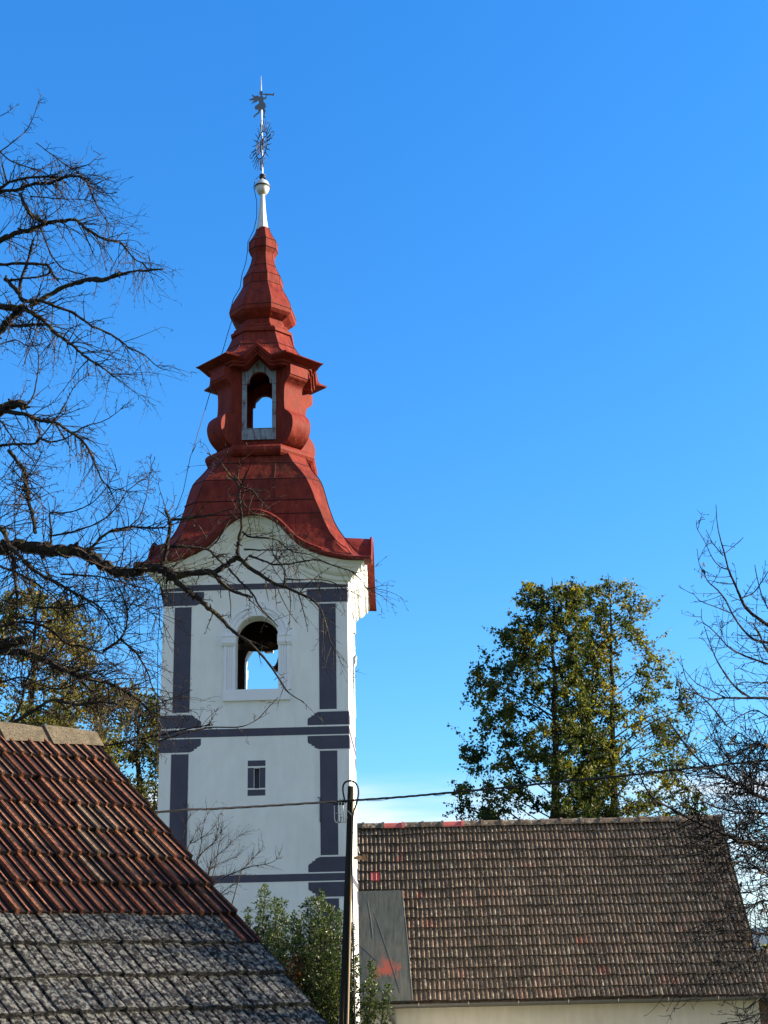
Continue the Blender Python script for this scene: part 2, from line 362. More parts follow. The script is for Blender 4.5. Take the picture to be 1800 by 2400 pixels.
def arch_loop(r=AR, sp=ASP, b=AB, c=AU, n=18):
    return [(c-r, b), (c+r, b)]+[(c+r*cos(pi*i/n), sp+r*sin(pi*i/n)) for i in range(n+1)]
mb = MB()
us = [i/12*W for i in range(12, -13, -1)]
outer = [(-W, 0), (W, 0)]+[(u, hcs(u*2.8/W)-.12) for u in us]
slit = [(SL[0], SL[2]), (SL[1], SL[2]), (SL[1], SL[3]), (SL[0], SL[3])]
for k in range(4):
    cl_ = lambda u: max(-(W-WT), min(W-WT, u))
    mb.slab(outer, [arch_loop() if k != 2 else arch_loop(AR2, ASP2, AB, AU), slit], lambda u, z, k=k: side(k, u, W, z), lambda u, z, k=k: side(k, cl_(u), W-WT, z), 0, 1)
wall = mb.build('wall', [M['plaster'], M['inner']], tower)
# painted architecture: thin paint coats 4 mm proud of the plaster
def corner_block(z0, z1, up):
    """stepped corner block; flat side towards the band"""
    h = z1-z0; p = [(W, z0), (W, z1)]
    sh = [(1.56, 0), (1.50, .05), (1.44, .14), (1.44, .25), (1.37, .27), (1.37, .38), (1.32, .42), (1.28, .55), (1.28, 1.0)]
    if up: q = [(u, z1-h*t) for u, t in sh]; return [(W, z0), (W, z1)]+q
    q = [(u, z0+h*t) for u, t in sh]; return [(W, z1), (W, z0)]+q
for k in range(4):
    mb = MB()
    def paint(poly, m, off):
        mb.slab(poly, [], lambda u, z: side(k, u, W+off, z), lambda u, z: side(k, u, W+.0005, z), m, back=False)
    def rect(u0, u1, z0, z1, m=0, off=.004): paint([(u0, z0), (u1, z0), (u1, z1), (u0, z1)], m, off)
    e = .004
    rect(-W-e, W+e, 15.30, 15.45); rect(-W-e, W+e, 11.66, 11.85); rect(-W-e, W+e, 8.26, 8.43); rect(-W-e, W+e, 4.6, 4.8)
    for zz in (15.285, 11.862, 11.648, 8.442, 8.248): rect(-W-.003, W+.003, zz-.012, zz+.012, 1, .003)
    for sg in (-1, 1):
        fl = lambda P: [(sg*u, z) for u, z in (P if sg > 0 else P[::-1])]
        paint(fl([(W+e, 14.93), (W+e, 15.27), (1.27, 15.27), (1.27, 15.10), (1.33, 15.06), (1.36, 14.98), (1.45, 14.93)]), 0, e)
        for P in (corner_block(11.89, 12.21, True), corner_block(11.31, 11.63, False), corner_block(8.46, 8.80, True), corner_block(7.90, 8.23, False)):
            paint(fl([(u+(e if u == W else 0), z) for u, z in P]), 0, e)
        for z0, z1 in ((12.27, 14.89), (8.84, 11.27), (5.0, 7.86)):
            a, b = sorted((sg*1.57, sg*1.985)); rect(a, b, z0, z1)
            for uu in (1.555, 2.0):
                a, b = sorted((sg*(uu-.008), sg*(uu+.008))); rect(a, b, z0-.02, z1+.02, 1, .003)
        for zz in (14.912, 12.238, 11.292, 8.818, 7.878):
            a, b = sorted((sg*1.5, sg*(W+.003))); rect(a, b, zz-.012, zz+.012, 1, .003)
    # frame painted round the slit window
    rect(-.15, .27, 10.945, 11.08); rect(-.15, -.005, 10.43, 10.905); rect(.135, .27, 10.43, 10.905); rect(-.15, .27, 10.25, 10.39)
    rect(-.16, .28, 10.915, 10.938, 1); rect(-.16, .28, 10.398, 10.42, 1)
    mb.build('painted_trim', [M['trim'], M['line']], tower)
    # shuttered slit
    mb = MB(); mb.slab(slit, [], lambda u, z: side(k, u, W-.16, z), lambda u, z: side(k, u, W-.2, z)); mb.build('slit_window', M['glass_blue'], tower)
    # moulded surround of the bell opening
    mb = MB(); AR, ASP = (AR2, ASP2) if k == 2 else (.525, 14.09)
    prof = [(0.0, 0.0), (0.0, .03), (.015, .045), (.07, .045), (.08, .03), (.10, .03), (.11, .06), (.16, .06), (.175, .04), (.20, .04), (.215, .075), (.26, .075), (.27, .06), (.27, 0.0)]
    n = 28; rows = []
    for i in range(n+1):
        a = pi*i/n; rows.append([side(k, AU+(AR+q)*cos(a), W+d, ASP+(AR+q)*sin(a)) for q, d in prof])
    mb.grid(rows, flip=True)
    for sg in (-1, 1):
        pj = [(0, 0), (0, .05), (.06, .05), (.065, .03), (.085, .03), (.09, .05), (.12, .05), (.125, .03), (.145, .03), (.15, .05), (.18, .05), (.185, .03), (.205, .03), (.21, .055), (.275, .055), (.275, 0)]
        rws = [[side(k, AU+sg*(AR+q), W+d, z) for q, d in pj] for z in (AB, 13.92)]
        mb.grid(rws, flip=sg > 0)
        rws = []
        ip = [(13.88, .0), (13.88, .07), (13.92, .085), (13.94, .10), (14.08, .10), (14.10, .115), (14.13, .115), (14.13, 0)]
        u0, u1 = sorted((AU+sg*(AR-.02), AU+sg*(AR+.33)))
        mb.grid([[side(k, u0, W+d, z) for z, d in ip], [side(k, u1, W+d, z) for z, d in ip]])
        for uu, fl in ((u0, False), (u1, True)):
            o = len(mb.v); mb.v.extend([side(k, uu, W+d, z) for z, d in ip]); ff = list(range(o, o+len(ip))); mb.face(ff if fl else ff[::-1])
    def blk(u0, u1, z0, z1, d):
        q = [side(k, u, dd, z) for dd in (W-.02, W+d) for u, z in ((u0, z0), (u1, z0), (u1, z1), (u0, z1))]
        mb.add(q, [(4, 5, 6, 7), (0, 4, 7, 3), (1, 2, 6, 5), (3, 7, 6, 2), (0, 1, 5, 4)])
    blk(AU-.81, AU+.81, 12.52, AB-.001, .065); blk(AU-.115, AU+.125, 14.60, 14.95, .12); blk(AU-.135, AU+.145, 14.93, 14.97, .13)
    mb.build('window_surround', M['surround'], tower)
# cornice that follows the wave
CP = [(-.02, .66), (.03, .66), (.035, .60), (.06, .575), (.10, .565), (.12, .50), (.125, .45), (.19, .44), (.25, .39), (.30, .31), (.32, .25), (.38, .245), (.385, .17), (.41, .13), (.44, .08), (.445, .03), (.38, .02)]
mb = MB(); ns = 48
for k in range(4):
    rows = []
    for i in range(ns+1):
        s = -1+2*i/ns; rows.append([side(k, s*(W+d), W+d, hcs(s*2.8)-q*(.82 if abs(s) > .2 else .82)) for d, q in CP])
    mb.grid(rows)
mb.build('cornice', M['plaster'], tower, smooth=False)
# belfry floor, ceiling beams
mb = MB(); mb.box(-1.72, 1.72, -1.72, 1.72, 12.3, 12.45)
for x in (-1.1, 1.1): mb.box(x-.09, x+.09, -1.7, 1.7, 14.75, 14.95); mb.box(x-.08, x+.08, -1.25, -1.09, 12.45, 14.75); mb.box(x-.08, x+.08, 1.1, 1.26, 12.45, 14.75)
mb.box(-1.72, 1.72, -.09, .09, 14.955, 15.15); mb.box(-1.72, 1.72, -1.71, 1.71, 15.5, 15.6)
mb.build('belfry_frame', M['wood'], tower)

# ------------------------------------------------ octagonal lofts
UC = -0.085                                                   # the roof sits a hand's width off the wall axis
def octo(a, hw, zf, ns=1, cx=UC, nc=1, tw=0.0, ins=0.0):
    r = []
    for k in range(4):
        for i in range(ns+1 if True else ns):
            s = -1+2*i/ns; p = side(k, s*hw, a-ins*(1-abs(s)**2.2), 0); r.append((p[0], p[1], zf(s, False)))
        p0 = side(k, hw, a, 0); p1 = side((k+1) % 4, -hw, a, 0)
        for i in range(1, nc):
            t = i/nc; r.append((p0[0]+(p1[0]-p0[0])*t, p0[1]+(p1[1]-p0[1])*t, zf(1.0, True)))
    c, s_ = cos(tw), sin(tw)
    return [(x*c-y*s_+cx, x*s_+y*c, z) for x, y, z in r]
DT = [(19.28, 1.26, .80), (19.15, 1.30, .86), (18.98, 1.36, .94), (18.84, 1.43, 1.04), (18.70, 1.51, 1.13), (18.56, 1.60, 1.22), (18.42, 1.67, 1.30), (18.25, 1.725, 1.37), (18.08, 1.765, 1.43), (17.92, 1.80, 1.48), (17.77, 1.83, 1.52), (17.57, 1.875, 1.59), (17.37, 1.93, 1.66),
      (17.20, 1.98, 1.71), (17.05, 2.04, 1.76), (16.90, 2.11, 1.82), (16.74, 2.20, 1.88), (16.60, 2.28, 1.97), (16.45, 2.38, 2.06), (16.33, 2.46, 2.17), (16.22, 2.56, 2.30), (16.11, 2.70, 2.50), (16.02, 2.88, 2.875)]
mb = MB(); rows = []
for i, (z, a, hw) in enumerate(DT):
    fr = max(0, (a-2.2)/.6)
    def zf(s, ch, z=z, a=a, hw=hw):
        if ch: return z if a < 2.7 else hcs(2.8)
        e = hcs(s*hw)+.08*(2.88-a)
        if a >= 2.87: return hcs(s*2.8)
        bump_ = e if (abs(s*hw) < 1.3 and e > z) else z
        t = fr**2; zz = max(z, bump_) if e > z else z*(1-t)+e*t
        return zz
    rows.append(octo(a, hw, zf, 36))
z, a, hw = DT[-1]
rows.append(octo(2.91, 2.905, lambda s, ch: hcs(s*2.8)-.015, 36)); rows.append(octo(2.915, 2.91, lambda s, ch: hcs(s*2.8)-.075, 36))
rows.append(octo(2.70, 2.695, lambda s, ch: hcs(s*2.8)-.06, 36))
rows = [[(x+(.07*min(1, max(0, (18.5-DT[min(i, len(DT)-1)][0])/2))), y, z) for x, y, z in r] for i, r in enumerate(rows)]
mb.grid(rows, True, flip=True)
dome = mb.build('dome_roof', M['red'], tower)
mb = MB()                                                     # seams of the sheet covering
def ring_line(a, hw, z, r=.015, tw=0.0, m=0):
    R = octo(a+.004, hw+.002, lambda s, c: z, 1, tw=tw); R.append(R[0]); mb.tube(R, r, 4, m)
for i in (2, 6, 10, 12): ring_line(DT[i][1], DT[i][2], DT[i][0])
for k in range(4):                                            # hips
    for sg in (-1, 1):
        pts = []
        for z, a, hw in DT:
            p = side(k, sg*hw, a, 0)
            pts.append((p[0]+UC+.07*min(1, max(0, (18.5-z)/2)), p[1], (z if a < 2.7 else hcs(2.8))+.004))
        mb.tube(pts, .013, 4)
    for uu in (-.45, .5):
        pts = [side(k, uu, a+.004, z) for z, a, hw in DT[2:11]]; mb.tube([(x+UC, y, z) for x, y, z in pts], .007, 4)
    pts = [side(k, s/30*2.86, 2.87, hcs(s/30*2.8)+.03) for s in range(-30, 31)]
    mb.tube([(x-.015, y, z) for x, y, z in pts[12:49]], .038, 5, 1)
mb.build('roof_seams', [M['seam'], M['red']], dome)
# flange below the lantern
mb = MB(); fr = [(19.20, 1.22, .60), (19.20, 1.36, .62), (19.25, 1.43, .63), (19.33, 1.47, .64), (19.41, 1.46, .64), (19.48, 1.40, .62), (19.52, 1.30, .60), (19.52, .6, .3)]
mb.grid([octo(a, hw, lambda s, c, z=z: z) for z, a, hw in fr], True)
mb.build('lantern_base_moulding', M['red'], tower)
# lantern walls with arched openings, diagonal scroll pilasters, grey frames
LC = .01
hole = [(LC-.34, 20.15), (LC+.34, 20.15), (LC+.345, 21.45), (LC+.275, 21.47)]+[(LC+.275*cos(pi*i/12), 21.51+.29*sin(pi*i/12)) for i in range(13)]+[(LC-.275, 21.47), (LC-.345, 21.45)]
mb = MB()
for k in range(4):
    def P(u, z, d): p = side(k, u, d, z); return (p[0]+UC, p[1], p[2])
    mb.slab([(-.66, 19.5), (.66, 19.5), (.66, 21.9), (.45, 21.9), (0, 22.2), (-.45, 21.9), (-.66, 21.9)], [hole], lambda u, z: P(u, z, .84), lambda u, z: P(max(-.6, min(.6, u)), z, .76))
lan = mb.build('lantern_wall', M['red'], tower)
for k in range(4):
    mb = MB()
    def P(u, z, d): p = side(k, u, d, z); return (p[0]+UC, p[1], p[2])
    mb.slab([(LC-.50, 19.82), (LC+.50, 19.82), (LC+.50, 21.87), (LC, 22.15), (LC-.50, 21.87)], [hole], lambda u, z: P(u, z, .895), lambda u, z: P(u, z, .843))
    for z in (20.13, 20.88, 21.43):
        for a, b in ((-.49, -.35), (.36, .5)) if z > 20.2 else ((-.49, .5),):
            q = [P(u, zz, .899) for u, zz in ((LC+a, z-.008), (LC+b, z-.008), (LC+b, z+.004), (LC+a, z+.004))]; mb.add(q, [(0, 1, 2, 3)], 1)
    mb.build('lantern_frame', [M['frame'], M['seam']], tower)
PA = [(19.50, .98), (19.56, 1.10), (19.66, 1.22), (19.80, 1.32), (19.98, 1.375), (20.15, 1.385), (20.32, 1.35), (20.45, 1.27), (20.54, 1.19), (20.60, 1.15), (20.9, 1.135), (21.2, 1.145), (21.32, 1.17), (21.40, 1.23), (21.46, 1.29), (21.52, 1.31), (21.525, 1.325), (21.80, 1.325), (21.80, 1.2), (21.9, 1.0)]
PA = [(q.x, q.y) for q in catmull([Vector((z, a)) for z, a in PA[:16]], 4)]+PA[16:]
for k in range(4):
    mb = MB(); hw = .31; L0 = []; L1 = []
    ca, sa = cos(-pi/4+k*pi/2), sin(-pi/4+k*pi/2)
    for z, a in PA:
        r = 1.41421*a-hw
        for L_, s in ((L0, -1), (L1, 1)):
            L_.append((r*ca-s*hw*sa+UC, r*sa+s*hw*ca, z))
    mb.grid([L0, L1], flip=False)
    for L_, s in ((L0, -1), (L1, 1)):
        inn = [(.80*ca-s*hw*sa+UC, .80*sa+s*hw*ca, z) for z, a in PA]; mb.grid([L_, inn], flip=(s < 0))
    mb.build('scroll_pilaster', M['red'], tower)
# lantern eave with little gables, lantern roof
def gab(s):
    s = abs(s); return .36*max(0, 1-s/.52)**1.15-.04*max(0, 1-abs(s-.56)/.3)
LR = [(21.84, .80, .60, .9), (21.80, 1.33, .67, .9), (21.86, 1.34, .68, .95), (21.87, 1.40, .69, 1), (21.92, 1.41, .70, 1), (21.935, 1.46, .71, 1), (21.99, 1.73, .80, 1), (22.01, 1.74, .805, 1),
      (22.08, 1.53, .75, .85), (22.17, 1.35, .69, .6), (22.28, 1.19, .63, .35), (22.42, 1.05, .56, .15), (22.63, .93, .51, .02), (22.84, .85, .46, 0), (23.04, .79, .41, 0), (23.06, .84, .43, 0), (23.14, .85, .43, 0), (23.17, .78, .40, 0), (23.22, .77, .39, 0)]
INS = {21.99: .27, 22.01: .27, 22.08: .15, 22.17: .06}
mb = MB(); mb.grid([octo(a, hw, lambda s, c, z=z, wv=wv: z+(0 if c else gab(s)*wv), 16, ins=INS.get(z, 0)) for z, a, hw, wv in LR], True)
lr_ = mb.build('lantern_roof', M['red'], tower)
mb = MB(); ring_line(.94, .515, 22.62, .011)
for k in range(4):
    for sg in (-1, 1):
        mb.tube([(lambda p: (p[0]+UC, p[1], z+.003))(side(k, sg*hw, a, 0)) for z, a, hw, wv in LR[7:15]], .009, 4)
    mb.tube([(lambda p: (p[0]+UC, p[1], 22.02+gab(s/10)))(side(k, s/10*.80, 1.73-.27*(1-abs(s/10)**2.2), 0)) for s in range(-10, 11)], .016, 5, 1)
mb.build('roof_seams', [M['seam'], M['red']], lr_)
SR = [(23.20, .72, .35), (23.26, .75, .36), (23.31, .745, .36), (23.33, .65, .32), (23.36, .62, .31), (23.54, .60, .30), (23.58, .66, .33), (23.66, .79, .37), (23.74, .865, .40), (23.82, .875, .40), (23.86, .875, .40), (23.98, .855, .39), (24.12, .805, .37), (24.26, .745, .34), (24.44, .655, .295), (24.62, .575, .25), (24.71, .54, .235), (24.72, .53, .23), (25.0, .525, .225),
      (25.14, .455, .19), (25.34, .375, .16), (25.54, .32, .138), (25.68, .30, .13), (25.77, .315, .135), (25.91, .39, .155), (26.17, .385, .155), (26.20, .37, .15), (26.32, .30, .12), (26.48, .225, .09), (26.65, .175, .072)]
TW = radians(-5)
mb = MB(); mb.grid([octo(a, hw, lambda s, c, z=z: z, tw=TW) for z, a, hw in SR], True)
sp = mb.build('spire', M['red'], tower)
mb = MB()
for z in (23.86, 24.71, 25.0, 25.91, 26.17, 23.54, 25.34):
    a = interp([(q[0], q[1]) for q in SR], z); hw = interp([(q[0], q[2]) for q in SR], z); ring_line(a, hw, z, .009, TW)
for k in range(4):
    for sg in (-1, 1):
        c, s_ = cos(TW), sin(TW); pts = []
        for z, a, hw in SR[9:]:
            p = side(k, sg*hw, a, 0); pts.append((p[0]*c-p[1]*s_+UC, p[0]*s_+p[1]*c, z))
        mb.tube(pts, .007, 4)
mb.build('roof_seams', M['seam'], sp)
# zinc cone, ball, rod
FX = -.12
mb = MB(); mb.lathe([(.19, 26.60), (.175, 26.68), (.145, 26.84), (.118, 27.05), (.092, 27.35), (.075, 27.6), (.068, 27.80)], 10, (FX, 0)); mb.build('spire_cone', M['silver'], tower)
mb = MB(); mb.lathe([(.06, 27.78), (.11, 27.80), (.165, 27.87), (.195, 27.96), (.20, 28.00), (.225, 28.02), (.23, 28.045), (.225, 28.07), (.20, 28.085), (.195, 28.13), (.16, 28.20), (.10, 28.25), (.03, 28.275)], 24, (FX, 0)); ball = mb.build('finial_ball', M['silver'], tower, smooth=True)
mb = MB(); mb.lathe([(.224, 28.012), (.232, 28.03), (.232, 28.05), (.224, 28.066)], 24, (FX, 0)); mb.build('ball_band', M['iron'], ball)
def rodx(z): return FX-.06*(z-28)/3.8
mb = MB(); mb.tube([(rodx(28.2), 0, 28.2), (rodx(30.75), 0, 30.75)], .026, 8); mb.tube([(rodx(30.75), 0.02, 30.75), (rodx(31.5), 0.02, 31.5), (rodx(31.85), 0, 31.85)], [.018, .016, .005], 6)
rod = mb.build('finial_rod', M['silver'], tower)
mb = MB(); mb.lathe([(.03, 28.33), (.09, 28.34), (.10, 28.37), (.07, 28.385), (.09, 28.40), (.09, 28.44), (.03, 28.45)], 16, (FX, 0)); mb.build('rod_collar', M['iron'], rod)
# sun-ray monogram IHS
th = radians(56); ex, ey = cos(th), -sin(th); EC = Vector((rodx(29.43), 0, 29.43))
def em(x, z): return (EC.x+ex*x, EC.y+ey*x-.03, EC.z+z)
mb = MB(); T = .014
mb.tube([em(.34*cos(2*pi*i/32), .43*sin(2*pi*i/32)) for i in range(33)], .016, 6)
rays = 24
for i in range(rays):
    a = 2*pi*(i+.5)/rays
    if min(abs(((a-q+pi) % (2*pi))-pi) for q in (0, pi/2, pi, 3*pi/2)) < .12: continue
    L1_ = .27+.10*abs(sin(a))
    c, s = cos(a), sin(a); pts = []
    for j in range(9):
        t = j/8; rr = t*L1_; wv = (.018*sin(t*4*pi) if i % 2 else 0)
        pts.append(em((.34+rr)*c-wv*s, (.43+rr)*s+wv*c))
    mb.tube(pts, [T*(1.2-.7*j/8) for j in range(9)], 5)
for q in range(4):                                            # four trefoil cross ends
    c, s = [(1, 0), (0, 1), (-1, 0), (0, -1)][q]; b0 = .34 if s == 0 else .43
    def cp(l, t): return em((b0+l)*c-t*s, (b0+l)*s+t*c)
    mb.tube([cp(0, .04), cp(.24, .035), cp(.25, .10), cp(.30, .12), cp(.33, .06), cp(.39, .05), cp(.42, 0), cp(.39, -.05), cp(.33, -.06), cp(.30, -.12), cp(.25, -.10), cp(.24, -.035), cp(0, -.04)], .009, 5)
mb.tube([em(-.34, 0), em(.34, 0)], .009, 5)
for x in (-.235, -.165): mb.tube([em(x, -.2), em(x, .2)], T, 5)          # I
for z in (-.2, .2): mb.tube([em(-.25, z), em(-.15, z)], T, 5)
for x in (-.085, -.05, .05, .085): mb.tube([em(x, -.2), em(x, .2)], T, 5)  # H
mb.tube([em(-.085, 0.02), em(.085, 0.02)], T, 5); mb.tube([em(0, .02), em(0, .34)], T, 5); mb.tube([em(-.05, .26), em(.05, .26)], T, 5)
mb.tube([em(.19+.055*cos(a), .10+.09*sin(a)) for a in [radians(q) for q in range(20, 271, 25)]]+[em(.19+.055*cos(a), -.09+.09*sin(a)) for a in [radians(q) for q in range(90, -161, -25)]], T, 5)  # S
for j in range(3): mb.tube([em((j-1)*.05, -.24), em((j-1)*.02, -.36)], .008, 5)  # three nails
mb.build('sun_ray_monogram', M['iron'], rod)
# angel weather vane
AN = [(750,770),(755,720),(785,690),(840,685),(875,710),(885,760),(890,805),(960,808),(1060,815),(1180,840),(1290,860),(1325,815),(1355,840),(1355,880),(1320,970),(1290,915),(1180,890),(1050,877),(1048,1000),(1000,1020),(940,1025),(925,1050),(930,1130),(980,1180),(1010,1250),(1010,1300),(1025,1355),(985,1350),(960,1360),(985,1430),(1010,1520),(985,1610),(965,1680),(980,1715),(1020,1750),(985,1755),(905,1715),(935,1680),(930,1610),(940,1530),(880,1440),(850,1390),(815,1400),(790,1480),(760,1550),(680,1580),(600,1640),(580,1665),(590,1715),(560,1690),(515,1630),(560,1610),(620,1550),(710,1500),(715,1380),(660,1400),(600,1390),(570,1320),(570,1270),(640,1220),(735,1170),(735,1110),(715,1050),(690,1040),(660,1085),(620,1095),(540,1115),(440,1140),(500,1070),(560,1010),(420,1010),(340,985),(340,965),(430,950),(530,905),(470,840),(450,800),(455,770),(500,810),(570,860),(640,855),(710,850),(740,905),(765,905),(800,880),(790,840),(760,810)]
AH = [(892,838),(1010,864),(1005,960),(925,965),(885,905),(865,870)]
def amap(q): return ((q[0]-830)/1306.0, 31.28+(700-q[1])/1128.0)
ang = radians(8); ca, sa = cos(ang), -sin(ang)
def am(u, z, d): return (rodx(31)+u*ca+d*sa*0, u*sa-d-.02, z)
mb = MB(); mb.slab([amap(q) for q in AN[::-1]], [[amap(q) for q in AH]], lambda u, z: am(u, z, .012), lambda u, z: am(u, z, 0))
mb.build('angel_weather_vane', M['vane'], rod)
# lightning conductor
def tl(px, py, Y): return tloc(unp(px, py, Y))
def c1(x, y): return (440+x/4.608, 150+y/4.608)
def c2(x, y): return (420+x/4.0975, 520+y/4.0975)
def c3(x, y): return (320+x/2.765, 1000+y/2.765)
def c4(x, y): return (340+x/3.072, 1380+y/3.072)
pts = [tl(*c1(*q), 36.2) for q in ((765, 1215), (730, 1250), (713, 1330), (745, 1480), (745, 1650), (715, 1790), (650, 1920))]+[tl(*c2(*q), 36.0) for q in ((655, 290), (640, 390), (602, 510), (585, 630), (520, 740), (490, 850), (505, 950), (470, 1060), (415, 1250), (345, 1420), (315, 1575), (250, 1800), (125, 2212))]+[tl(*c3(*q), 35.4) for q in ((385, 120), (350, 190), (305, 420), (255, 560), (200, 740))]+[tl(*c4(*q), 34.6) for q in ((100, 60), (108, 240), (98, 330), (94, 520), (95, 660), (90, 900), (80, 1200), (70, 1700))]
mb = MB(); mb.tube(pts, .010, 4); mb.build('lightning_conductor', M['wire'], tower)
# small conduit and wall bracket on the right flank
mb = MB(); mb.box(W, W+.30, -.35, -.27, 8.86, 8.94); mb.box(W+.22, W+.34, -.37, -.25, 8.84, 8.97); mb.build('wall_bracket', M['wood'], tower)
for u, z0, z1 in ((1.57, 9.6, 10.16), (-1.58, 8.9, 10.1)):
    mb = MB(); mb.tube([(u, -W-.03, z0), (u, -W-.03, z1), (u-.06, -W-.03, z1+.01)], .016, 5); mb.build('wall_conduit', M['trim'], tower)

# bells
def bell(name, label, c, R, H, yaw=0):
    e_ = empty(name, c)
    mb = MB(); pr = [(1, 0), (.985, .03), (.86, .12), (.74, .25), (.66, .42), (.60, .62), (.56, .80), (.50, .90), (.36, .97), (.16, 1.0), (.02, 1.0)]
    mb.lathe([(r*R, z*H) for r, z in pr]+[(.02*R, .95*H), (.34*R, .92*H), (.5*R, .8*H), (.56*R, .6*H), (.62*R, .4*H), (.7*R, .24*H), (.82*R, .12*H), (.93*R, .02*H), (1.0*R, 0)], 32)
    mb.build('bell_body', M['bronze'], e_, smooth=True)
    mb = MB(); mb.tube([(0, 0, H*.9), (0, 0, -.02*H)], [.015*R/.3, .028], 6); mb.sphere((0, 0, -.02*H), .09*R/.5); mb.tube([(0, 0, -.1*R), (0, 0, -.2*H)], [.03, .015], 6)
    mb.build('clapper', M['iron'], e_)
    mb = MB(); mb.box(-R*(1.25 if R > .5 else .5), R*(1.25 if R > .5 else .5), -.09, .09, H+.02, H+(.30 if R > .5 else .16)); mb.build('bell_yoke', M['wood'], e_)
    tag(e_, label, 'bell'); e_.rotation_euler = (0, 0, yaw); return e_
bp = unp(607, 1516, 35.55); bell('church_bell', 'large dark bronze bell hanging in the top of the arched tower opening', (bp.x, bp.y+.05, bp.z+.02), .60, .95)
bp = unp(638, 1569, 37.0); bell('church_bell', 'smaller dark bell half hidden behind the right jamb of the arched tower opening', (bp.x+.42, 37.0, bp.z), .42, .66)

# the tower is a little shallower than it is wide: pull the rear of body, cornice and main roof forward
def _squash(o):
    if o.type == 'MESH':
        for v in o.data.vertices:
            y, z = v.co.y, v.co.z
            if y > -W and z < 19.2: q = .88 if z < 15.8 else .88+.12*(z-15.8)/3.4; v.co.y = -W+(y+W)*q
        o.data.update()
for _o in list(COL.objects):
    r_ = _o
    while r_.parent: r_ = r_.parent
    if r_ is tower and _o is not tower: _squash(_o)

# ================================================================== TILED ROOFS
SAG = .014
def sagf(p, a): return a*(sin(p.x*.9+p.z*.5)+.7*sin(p.x*.37+1.3)+.5*sin(p.x*2.1+p.y*1.7))
def tile_field(mb, O, U, D, Nn, rows_, cols, tw, ex, prof, lift, seed, jit=.004, tonef=None, skip=None, newf=None, matf=None, lip_shade=True, pf=None, prof2=None):
    """O = top corner, U = unit along the courses, D = unit down the slope, Nn = outward normal.
       prof = [(u,h)] across one tile. Each tile is a little shell with a thick lower edge."""
    rg = random.Random(seed); k = len(prof)
    for r in range(rows_):
        for c in range(cols):
            if skip and skip(r, c): rg.random(); continue
            du = rg.uniform(-jit, jit); dh = rg.uniform(0, jit*1.2); dd = rg.uniform(-jit, jit)*1.6; tl_ = rg.uniform(-1, 1)*jit*.9
            b = O+U*(c*tw+du)+D*(r*ex+dd); b = b+Nn*sagf(b, SAG)
            P_ = prof if (pf is None or not pf(r, c)) else prof2
            top = [b+U*(u)+Nn*(h+dh+.004) - D*.03 for u, h in P_]
            md = [b+U*(u)+Nn*(h+dh+lift*.8+u*tl_/tw)+D*(ex*.86) for u, h in P_]
            low = [b+U*(u)+Nn*(h+dh+lift+u*tl_/tw)+D*(ex+.02) for u, h in P_]
            lip = [b+U*(u)+Nn*(h*.25+dh-.006)+D*(ex+.022) for u, h in P_]
            tone = tonef(r, c, rg) if tonef else rg.random(); nw = newf(r, c) if newf else 0.0
            m = matf(r, c) if matf else 0
            o = len(mb.v)
            for L_ in (top, md, low, lip): mb.v.extend([tuple(q) for q in L_])
            for i in range(3):
                for j in range(k-1):
                    a = o+i*k+j; low_ = min(P_[j][1], P_[j+1][1]) < .0035 and (max(P_[j][1], P_[j+1][1]) < .012 or P_[j][1] > P_[j+1][1])
                    n_ = nw if nw > .9 else (.5 if (low_ or (i == 2 and (lip_shade(r, c) if callable(lip_shade) else lip_shade))) else 0)  # marks channel and lip faces that get the painted shade colour
                    mb.face([a, a+k, a+k+1, a+1], m, tone, n_)
            for j in (0, k-1):                                # side edges
                a = o+j; mb.face([a, a+k, a+2*k, a+3*k] if j else [a+3*k, a+2*k, a+k, a], m, tone, nw)

# ---------------- church nave
nave = empty('church_nave', (3.5, 43.67, 0)); NO = Vector((3.5, 43.67, 0))
tag(nave, 'long church nave with steep brown weathered tiled roof beside the white tower', 'church')
NX0, NX1 = -3.2, 9.95; EY, EZ, RY, RZ = 40.2, 5.48, 43.67, 10.44
Dn = Vector((0, EY-RY, EZ-RZ)); NL = Dn.length; Dn.normalize(); Nn = Vector((0, -(RZ-EZ), -(RY-EY)*-1)).normalized()
Nn = Vector((0, Dn.z, -Dn.y)); Nn = Nn if Nn.z > 0 else -Nn
rows_n = 18; ex = NL/rows_n; twn = .26; cols_n = int(round((NX1-NX0)/twn)); twn = (NX1-NX0)/cols_n
nprof = [(0, .026), (.030, .030), (.045, .004), (.112, 0), (.128, .024), (.160, .030), (.176, .004), (.245, 0), (.26, .026)]
nprof = [(u*twn/.26, h) for u, h in nprof]
def pedge(s):                                                # right edge of the metal sheet, s = distance below the ridge
    return .27+(.47-.27)*(s-2.1)/(NL-2.1)
P_S0 = (10.44-8.42)/(RZ-EZ)*NL
def nskip(r, c): return False
newt = {(int((-.37-NX0)/twn), int((10.44-8.8)/(RZ-EZ)*rows_n))}
def nnew(r, c): return 1.0 if (c, r) in newt else 0.0
rgp = random.Random(77); patchy = {(rgp.randrange(cols_n), rgp.randrange(rows_n)) for _ in range(34)}
def ntone(r, c, rg):
    v = rg.random()*.62+.12+.10*sin(c*.21+r*.5)+.08*sin(c*.07)
    if (c, r) in patchy or (c-1, r) in patchy: v += .32
    return max(0, min(1, v))
mb = MB(); tile_field(mb, Vector((NX0, RY, RZ)), Vector((1, 0, 0)), Dn, Nn, rows_n, cols_n, twn, ex, nprof, .060, 3, .010, ntone, nskip, nnew)
roof = mb.build('tiled_roof', M['navetile'], nave, tone=True, org=NO)
mb = MB()                                                     # rear slope and roof boards under the tiles
